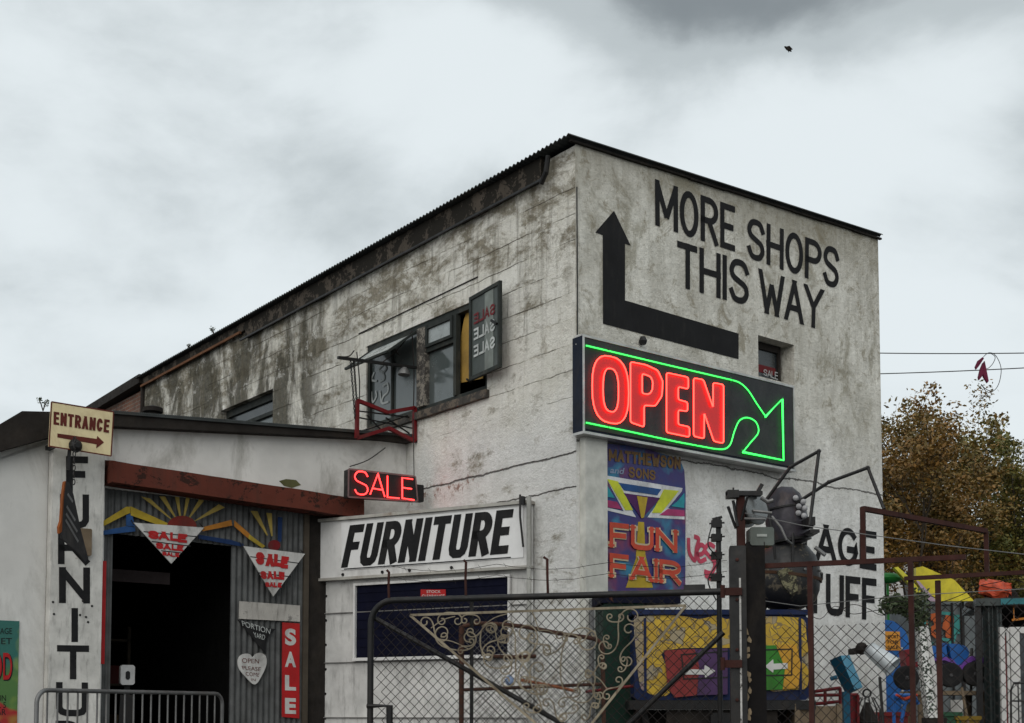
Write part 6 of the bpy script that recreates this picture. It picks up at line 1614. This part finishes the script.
for i, (px, py, Y, lab, m_) in enumerate(((880,690,14.9,'thin dark pole leaning left of the blue cabin', M_blackm),(917,640,15.0,'rust-brown pole leaning just left of the spotted column', M_rustf),(962,700,15.1,'grey timber batten leaning on the bench front', M_wood),(972,660,16.2,'long dark pole leaning on the grey container', M_blackm),(935,690,15.0,'pale batten propped right of the spotted column', M_white))):
    q = wp(px, py, Y); tag(ob('leaning_pole', MB().tube([(q.x+PS.uniform(-.25,.25), q.y-.3, 0), (q.x, q.y, q.z+.15)], .018, 8), m_), lab, 'pole', 'poles leaning about the yard')
# blue bicycle-like scrap low right of the wall
SB = thing('blue_trike', 'blue child tricycle among scrap at the foot of the blue cabin', 'tricycle')
sf = at(902, 14.6, 0)
mb = MB(); 
for a, b in (((60,600),(110,640)),((110,640),(150,600)),((60,600),(150,600)),((110,640),(95,720)),((150,600),(170,640))): mb.tube([sf.P3(*E8(*a)), sf.P3(*E8(*b))], .022, 8)
mb.tube([sf.P3(*E8(60,600)), (sf.P(*E8(60,600))[0],0,.2)], .02, 8); mb.tube([sf.P3(*E8(150,600)), (sf.P(*E8(150,600))[0],0,.2)], .02, 8)
ob('frame', mb, M_tb, SB, sf, smooth=True)
for px in (60,150): wheel(SB, (sf.P(*E8(px,600))[0],0,.2), .2, .05, sf)
p = sf.P3(*E8(108,618)); ob('handlebar', MB().tube([(p[0]-.12,-.1,p[2]+.05),(p[0],0,p[2]),(p[0]+.12,-.1,p[2]+.05)], .015, 8), M_or, SB, sf)
for i, (px, py, w_, lab, c) in enumerate(((893,712,.34,'grubby red plastic box below the blue cabin', (.16,.02,.02)),(945,712,.36,'dull green plastic box under the grey bench', (.03,.09,.05)),(968,716,.30,'mustard plastic box under the grey bench end', (.22,.14,.02)))):
    f_ = at(px, 15.0, PS.uniform(-20,20)); z_ = f_.P(px, py)[1]; X_ = thing('storage_box', lab, 'box', 'plastic boxes stacked in the yard')
    m_ = mat('box_plastic_%d' % i, c, .5, dirty=.6)
    ob('body', MB().flat([(-w_/2,0),(w_/2,0),(w_/2*.96,.3),(-w_/2*.96,.3)], 0, z_-.05), m_, X_, f_); ob('rim', MB().bev(-w_/2-.02,w_/2+.02,-.02,.32,z_-.049,z_,.01), m_, X_, f_)
# low wall/fence behind the yard and pale house
HS = thing('pale_house', 'pale rendered house seen through the autumn trees', 'house')
hf = at(925, 60, -8); za = hf.P(925, 520)[1]; x0 = hf.P(886, 560)[0]; x1 = hf.P(962, 560)[0]
ob('wall', MB().prism([(x0,0),(x1,0),(x1,za*.93),((x0+x1)/2,za*1.25),(x0,za*.93)], 0, 7), mat('pale_house_render', (.42,.41,.40), .8), HS, hf)
mb = MB(); xm_ = (x0+x1)/2; mb.add([(x0-.3,-.3,za*.91),(xm_,-.3,za*1.27),(xm_,7.3,za*1.27),(x0-.3,7.3,za*.91),(x1+.3,-.3,za*.91),(x1+.3,7.3,za*.91)], [(0,1,2,3),(1,4,5,2)]); ob('roof', mb, mat('grey_slate', (.10,.10,.11), .7), HS, hf)
ob('window', MB().box(x0+.8,x0+1.8,-.03,-.002,za*.5,za*.75), M_glass, HS, hf); ob('window', MB().box(x1-1.8,x1-.8,-.03,-.002,za*.5,za*.75), M_glass, HS, hf)
LS = thing('long_roofed_shed', 'long dark-roofed shed behind the trees at the right edge', 'shed')
hf = at(990, 45, 0); x0, z0_ = hf.P(962, 545); x1, z1_ = hf.P(1080, 520)
ob('wall', MB().box(x0,x1,0,6,0,z0_-.8), mat('brown_grey_boarding', (.12,.11,.10), .8), LS, hf)
ob('roof', MB().add([(x0-.3,-.4,z0_-.8),(x1,-.4,z0_-.8),(x1,3,z1_+.2),(x0-.3,3,z1_-.2),(x1,6.4,z0_-.8),(x0-.3,6.4,z0_-.8)], [(0,1,2,3),(3,2,4,5)]), mat('grey_brown_roof', (.15,.14,.13), .8), LS, hf)

# ============================================================ trees
BARK = mat('dark_bark', (.055,.045,.035), .9, var=.3, dirty=.3)
def tree(px, Y, top_py, spread, cols, seed, label, nl=9000, leaf=.05, base_r=.14, bare=.10):
    rnd = random.Random(seed); fr = at(px, Y, rnd.uniform(0, 90)); Hh_ = wp(px, top_py, Y).z
    T = thing('autumn_tree', label, 'tree', 'autumn trees behind the yard')
    tr = MB(); br = MB(); tips = []
    def grow(p, d, L, r, lev):
        n = 5; pts = [p]; q = p.copy(); dd = d.copy()
        for i in range(n):
            dd = (dd + Vector((rnd.gauss(0,.12), rnd.gauss(0,.12), rnd.gauss(.05,.08)))).normalized(); q = q + dd*(L/n); pts.append(q.copy())
        (tr if lev == 0 else br).tube([tuple(a) for a in pts], r, 7 if lev < 2 else 4, r1=r*.5)
        if lev >= 4: tips.append((q, L)); tips.append((pts[3], L*.8)); return
        if lev == 3: tips.append((q, L))
        k = rnd.choice((3, 4)) if lev < 2 else rnd.choice((2, 3, 3))
        for j in range(k):
            i = rnd.randint(2, n) if lev > 0 else rnd.randint(2, n)
            a = rnd.uniform(0, 2*math.pi); sp_ = rnd.uniform(.45, .95)
            o = Vector((math.cos(a), math.sin(a), 0)); nd = (dd*(1-.35*sp_) + o*sp_).normalized()
            grow(pts[i].copy(), nd, L*rnd.uniform(.55, .8), r*.5*(1 if i == n else .85), lev+1)
        if lev < 3: grow(q, (dd+Vector((rnd.gauss(0,.2), rnd.gauss(0,.2), .2))).normalized(), L*.72, r*.5, lev+1)
    grow(Vector((0,0,0)), Vector((0,0,1)), Hh_*.34, base_r, 0)
    mx = max(t[0].z for t in tips)+.15; k = Hh_/mx; mr = max(math.hypot(t[0].x, t[0].y) for t in tips); kr_ = spread/mr
    for m_ in (tr, br): m_.v = [(a*kr_ if m_ is br else a, b*kr_ if m_ is br else b, c*k) for a, b, c in m_.v]
    ob('trunk', tr, BARK, T, fr, smooth=True); ob('limbs', br, BARK, T, fr)
    mb = MB(); per = max(4, int(nl/len(tips)))
    for q, L in tips:
        p = Vector((q.x*kr_, q.y*kr_, q.z*k)); 
        if rnd.random() < bare: continue
        leaves(mb, rnd, p, rnd.uniform(.20,.42), int(per*rnd.uniform(.4,1.7)), leaf*rnd.uniform(.75,1.2), (1,1,.75))
    ob('crown', mb, leafmat('leaves_%d' % seed, cols), T, fr)
brn = [(.05,.048,.010),(.115,.075,.012),(.20,.095,.013),(.12,.10,.016)]
olv = [(0.036,0.049,0.013),(0.091,0.098,0.019),(0.169,0.130,0.023),(0.065,0.065,0.016)]
tree(915, 27, 396, 2.0, brn, 3, 'rust-brown leafed tree rising just right of the white building', 26000)
tree(957, 29, 388, 2.3, [(0.046,0.052,0.013),(0.111,0.085,0.016),(0.195,0.104,0.016),(0.085,0.085,0.016)], 8, 'orange and olive autumn tree in the middle of the row', 26000)
tree(1018, 28, 425, 2.4, olv, 15, 'olive-green thinning tree at the right edge of the row', 20000, bare=.08)
tree(985, 36, 425, 3.0, olv, 21, 'darker olive tree standing behind the autumn row', 11000, leaf=.075)
tree(1075, 30, 440, 2.4, brn, 33, 'brown tree whose left side shows at the right edge behind the olive tree', 7000)
# undergrowth hedge behind
rnd = random.Random(5); mb = MB()
for i in range(60):
    x = rnd.uniform(4.5, 16); leaves(mb, rnd, (x, 25.0+rnd.uniform(-.6,.6), rnd.uniform(.3, 2.6)), rnd.uniform(.4,.8), 110, .07)
tag(ob('hedge', mb, leafmat('hedge_leaves', [(.02,.025,.01),(.05,.05,.02),(.09,.06,.02),(.05,.06,.02)]), None), 'dark untrimmed hedge behind the container under the trees', 'hedge')

# weeds growing on the roofs
def weed(p, s, lab, seed):
    rnd = random.Random(seed); T = thing('roof_weed', lab, 'weed', 'weeds growing on the roofs'); st = MB(); lv = MB()
    for i in range(5):
        a = rnd.uniform(0, 6.3); q = Vector(p)+Vector((math.cos(a)*s*.35, math.sin(a)*s*.35, s*rnd.uniform(.6,1))); st.tube([tuple(p), tuple((Vector(p)+q)/2+Vector((0,0,s*.1))), tuple(q)], .006, 4); leaves(lv, rnd, q, s*.28, 12, s*.12)
    ob('stem', st, BARK, T); ob('leaves', lv, M_gl, T)
weed(SH.w(*[SH.P(43,412,.1)[0], .1, SH.P(43,411,.1)[1]]), .13, 'small weed on the shed roof behind the ENTRANCE sign', 1)
weed(LW.w(LW.P(186,345)[0], .05, LW.P(186,348)[1]), .08, 'tiny weed on the long roof edge, nearest the far brick end', 2)
weed(LW.w(LW.P(211,330)[0], .05, LW.P(211,334)[1]), .12, 'bushier weed on the long roof edge, a little nearer the window', 5)
tag(ob('roof_vent', MB().lathe([(.07,-.25),(.07,.05),(.12,.06),(.12,.11),(.03,.14)], (SH.P(153,409,.6)[0],.6,SH.P(153,409,.6)[1]-.1), n=14), M_tar, None, SH, smooth=True), 'small dark vent cap on the shed roof', 'vent')

# ============================================================ overhead wires, decoration, bird
def wire(a, b, lab, sag=.1):
    pts = [a.lerp(b, t/20)-Vector((0,0,sag*4*(t/20)*(1-t/20))) for t in range(21)]
    tag(ob('overhead_wire', MB().tube([tuple(p) for p in pts], .0075, 5), mat('overhead_cable', (.03,.03,.03), .6), None), lab, 'wire', 'wires over the yard')
wA = RW.w(xe-.02, .6, 0); w1a = wp(872, 353, wA.y+.4); w1b = wp(1120, 351, 17); w2a = wp(872, 374, wA.y+.6); w2b = wp(1120, 362, 17)
wire(w1a, w1b, 'upper overhead wire crossing from the building above the trees', .02); wire(w2a, w2b, 'lower overhead wire crossing from the building above the trees', .02)
HD = thing('hanging_decoration', 'dark red petal-shaped decoration with wire loops caught on the overhead wires', 'decoration')
hf = at(980, 17.3, 0); H4 = lambda x, y: (940+x/6.571, 340+y/6.571)
M_pet = mat('dark_crimson_cloth', (.12,.015,.04), .7, dirty=.4)
for pl in ([(278,112),(284,124),(258,170),(236,194),(232,178),(250,136)], [(290,140),(300,180),(318,270),(310,280),(284,240),(276,214)], [(282,150),(290,200),(272,236),(254,262),(252,244),(266,190)]):
    ob('petal', MB().prism([hf.P(*H4(*p)) for p in pl], -.02, .02).jitter(.015, 8), M_pet, HD, hf)
ob('wire_loop', MB().tube(cat([hf.P3(*H4(*p)) for p in ((286,110),(320,84),(360,96),(392,150),(402,210),(385,290),(350,334),(305,325),(270,292),(290,320),(320,376),(330,400))], 5), .005, 5).tube(cat([hf.P3(*H4(*p)) for p in ((330,86),(362,110),(350,150),(322,182),(300,190))], 4), .005, 5), mat('overhead_cable', (.03,.03,.03)), HD, hf)
BD = thing('bird', 'small dark bird gliding high in the sky right of centre', 'bird')
bp_ = wp(788, 49, 45); bfr = Fr(bp_.x, bp_.y, 20, bp_.z)
def birdmesh():
    mb = MB(); mb.lathe([(.0,-.17),(.03,-.13),(.055,-.03),(.06,.03),(.04,.10),(.035,.13),(.012,.16),(.0,.175)], (0,0,0), (-.8,.2,.55), 12); return mb
ob('body', birdmesh(), M_tar, BD, bfr, smooth=True)
for s in (1,-1): ob('wing', MB().add([(0,0,.02),(-.08,.02,.07),(.0,.10*s,.06),(.12,.13*s,-.06),(.07,.05*s,-.06),(0,0,.035),(-.08,.02,.085),(.0,.10*s,.075),(.12,.13*s,-.05),(.07,.05*s,-.045)], [(0,1,2,3,4),(9,8,7,6,5),(0,5,6,1),(1,6,7,2),(2,7,8,3),(3,8,9,4),(4,9,5,0)]), M_tar, BD, bfr)

rebase()
# ============================================================ camera, light, sky
cd = bpy.data.cameras.new('camera'); co = bpy.data.objects.new('camera', cd); COL.objects.link(co); sc.camera = co
cd.sensor_width = 36; cd.sensor_fit = 'HORIZONTAL'; cd.lens = 36*FPX/IW; cd.shift_y = (CYP-IH/2)/IW; cd.clip_end = 2000; cd.clip_start = .1
co.location = CAM; co.rotation_euler = (R(90)+PITCH, 0, 0)
SUN_EL, SUN_AZ = 38, 196          # azimuth measured clockwise from +Y
ld = bpy.data.lights.new('sun', 'SUN'); lo = bpy.data.objects.new('sun', ld); COL.objects.link(lo)
ld.energy = 1.5; ld.angle = R(70); ld.color = (1,.94,.86)
sd = Vector((math.sin(R(SUN_AZ))*math.cos(R(SUN_EL)), math.cos(R(SUN_AZ))*math.cos(R(SUN_EL)), math.sin(R(SUN_EL))))
lo.rotation_euler = sd.to_track_quat('Z', 'Y').to_euler(); lo.location = (0, -5, 30)
w = bpy.data.worlds.new('World'); sc.world = w; w.use_nodes = True; nt = w.node_tree; bgd = nt.nodes['Background']
N = nt.nodes.new; Lk = nt.links.new
sky = N('ShaderNodeTexSky'); sky.sky_type = 'NISHITA'; sky.sun_disc = False; sky.sun_elevation = R(SUN_EL); sky.sun_rotation = R(SUN_AZ)
tc = N('ShaderNodeTexCoord')
def nz(scale, det, rough, loc=(0,0,0), sca=(1,1,1.7), dist=.0):
    m = N('ShaderNodeMapping'); m.inputs['Location'].default_value = loc; m.inputs['Scale'].default_value = sca; Lk(tc.outputs['Generated'], m.inputs[0])
    q = N('ShaderNodeTexNoise'); q.inputs['Scale'].default_value = scale; q.inputs['Detail'].default_value = det; q.inputs['Roughness'].default_value = rough; q.inputs['Distortion'].default_value = dist
    Lk(m.outputs[0], q.inputs['Vector']); return q.outputs['Fac']
def mth(op, a, b=None):
    q = N('ShaderNodeMath'); q.operation = op
    for i, x in enumerate((a, b)):
        if x is None: continue
        if isinstance(x, (int, float)): q.inputs[i].default_value = x
        else: Lk(x, q.inputs[i])
    return q.outputs[0]
def rng(f, a, b, c=0., d=1.):
    q = N('ShaderNodeMapRange'); q.interpolation_type = 'SMOOTHSTEP'; q.clamp = True
    for i, x in zip(('From Min','From Max','To Min','To Max'), (a, b, c, d)): q.inputs[i].default_value = x
    Lk(f, q.inputs[0]); return q.outputs[0]
def blob(px, py, rad, rad2=None):
    """soft patch of sky round the direction of a pixel (a bank of cloud in that part of the sky)"""
    d = ray(px, py).normalized(); v = N('ShaderNodeVectorMath'); v.operation = 'SUBTRACT'; Lk(tc.outputs['Generated'], v.inputs[0]); v.inputs[1].default_value = d
    s = N('ShaderNodeVectorMath'); s.operation = 'MULTIPLY'; Lk(v.outputs[0], s.inputs[0]); s.inputs[1].default_value = (1/rad, 1/rad, 1/(rad2 or rad))
    l = N('ShaderNodeVectorMath'); l.operation = 'LENGTH'; Lk(s.outputs[0], l.inputs[0]); return rng(l.outputs['Value'], 0, 1, 1, 0)
n1 = nz(2.6, 8, .53, (2.3,1.1,.4), dist=.4); n2 = nz(6.5, 9, .57, (5,1,2), dist=.3)
f = mth('ADD', mth('MULTIPLY', n1, .72), mth('MULTIPLY', n2, .28))
# darker banks
dk = None
for px, py, r1, r2, s in ((830,-30,.28,.10,.24),(650,-50,.2,.09,.10),(60,300,.18,.10,.08),(330,150,.2,.08,.04),(1000,190,.16,.12,.06),(120,130,.16,.07,.04)):
    b = mth('MULTIPLY', blob(px, py, r1, r2), s); dk = b if dk is None else mth('ADD', dk, b)
for px, py, r1, r2, s in ((470,60,.16,.10,.12),(960,60,.1,.06,.10),(40,60,.14,.08,.06),(250,330,.12,.08,.05),(930,300,.1,.08,.06)):
    dk = mth('SUBTRACT', dk, mth('MULTIPLY', blob(px, py, r1, r2), s))
val = mth('SUBTRACT', f, dk)
br = rng(val, .17, .65, .0, 1.0)
cr = N('ShaderNodeValToRGB'); cr.color_ramp.interpolation = 'EASE'
el = cr.color_ramp.elements; el[0].position = 0; el[0].color = (2.4,2.72,2.9,1); el[1].position = 1; el[1].color = (8.0,8.65,8.9,1)
e = el.new(.45); e.color = (5.2,5.75,5.95,1)
Lk(br, cr.inputs[0])
mx = N('ShaderNodeMix'); mx.data_type = 'RGBA'; mx.inputs[0].default_value = .96; Lk(sky.outputs[0], mx.inputs[6]); Lk(cr.outputs[0], mx.inputs[7])
Lk(mx.outputs[2], bgd.inputs[0]); bgd.inputs[1].default_value = .1
vs_ = sc.view_settings; vs_.view_transform = 'Standard'; vs_.look = 'None'; vs_.exposure = 0.0; vs_.gamma = 1.0; vs_.use_curve_mapping = False
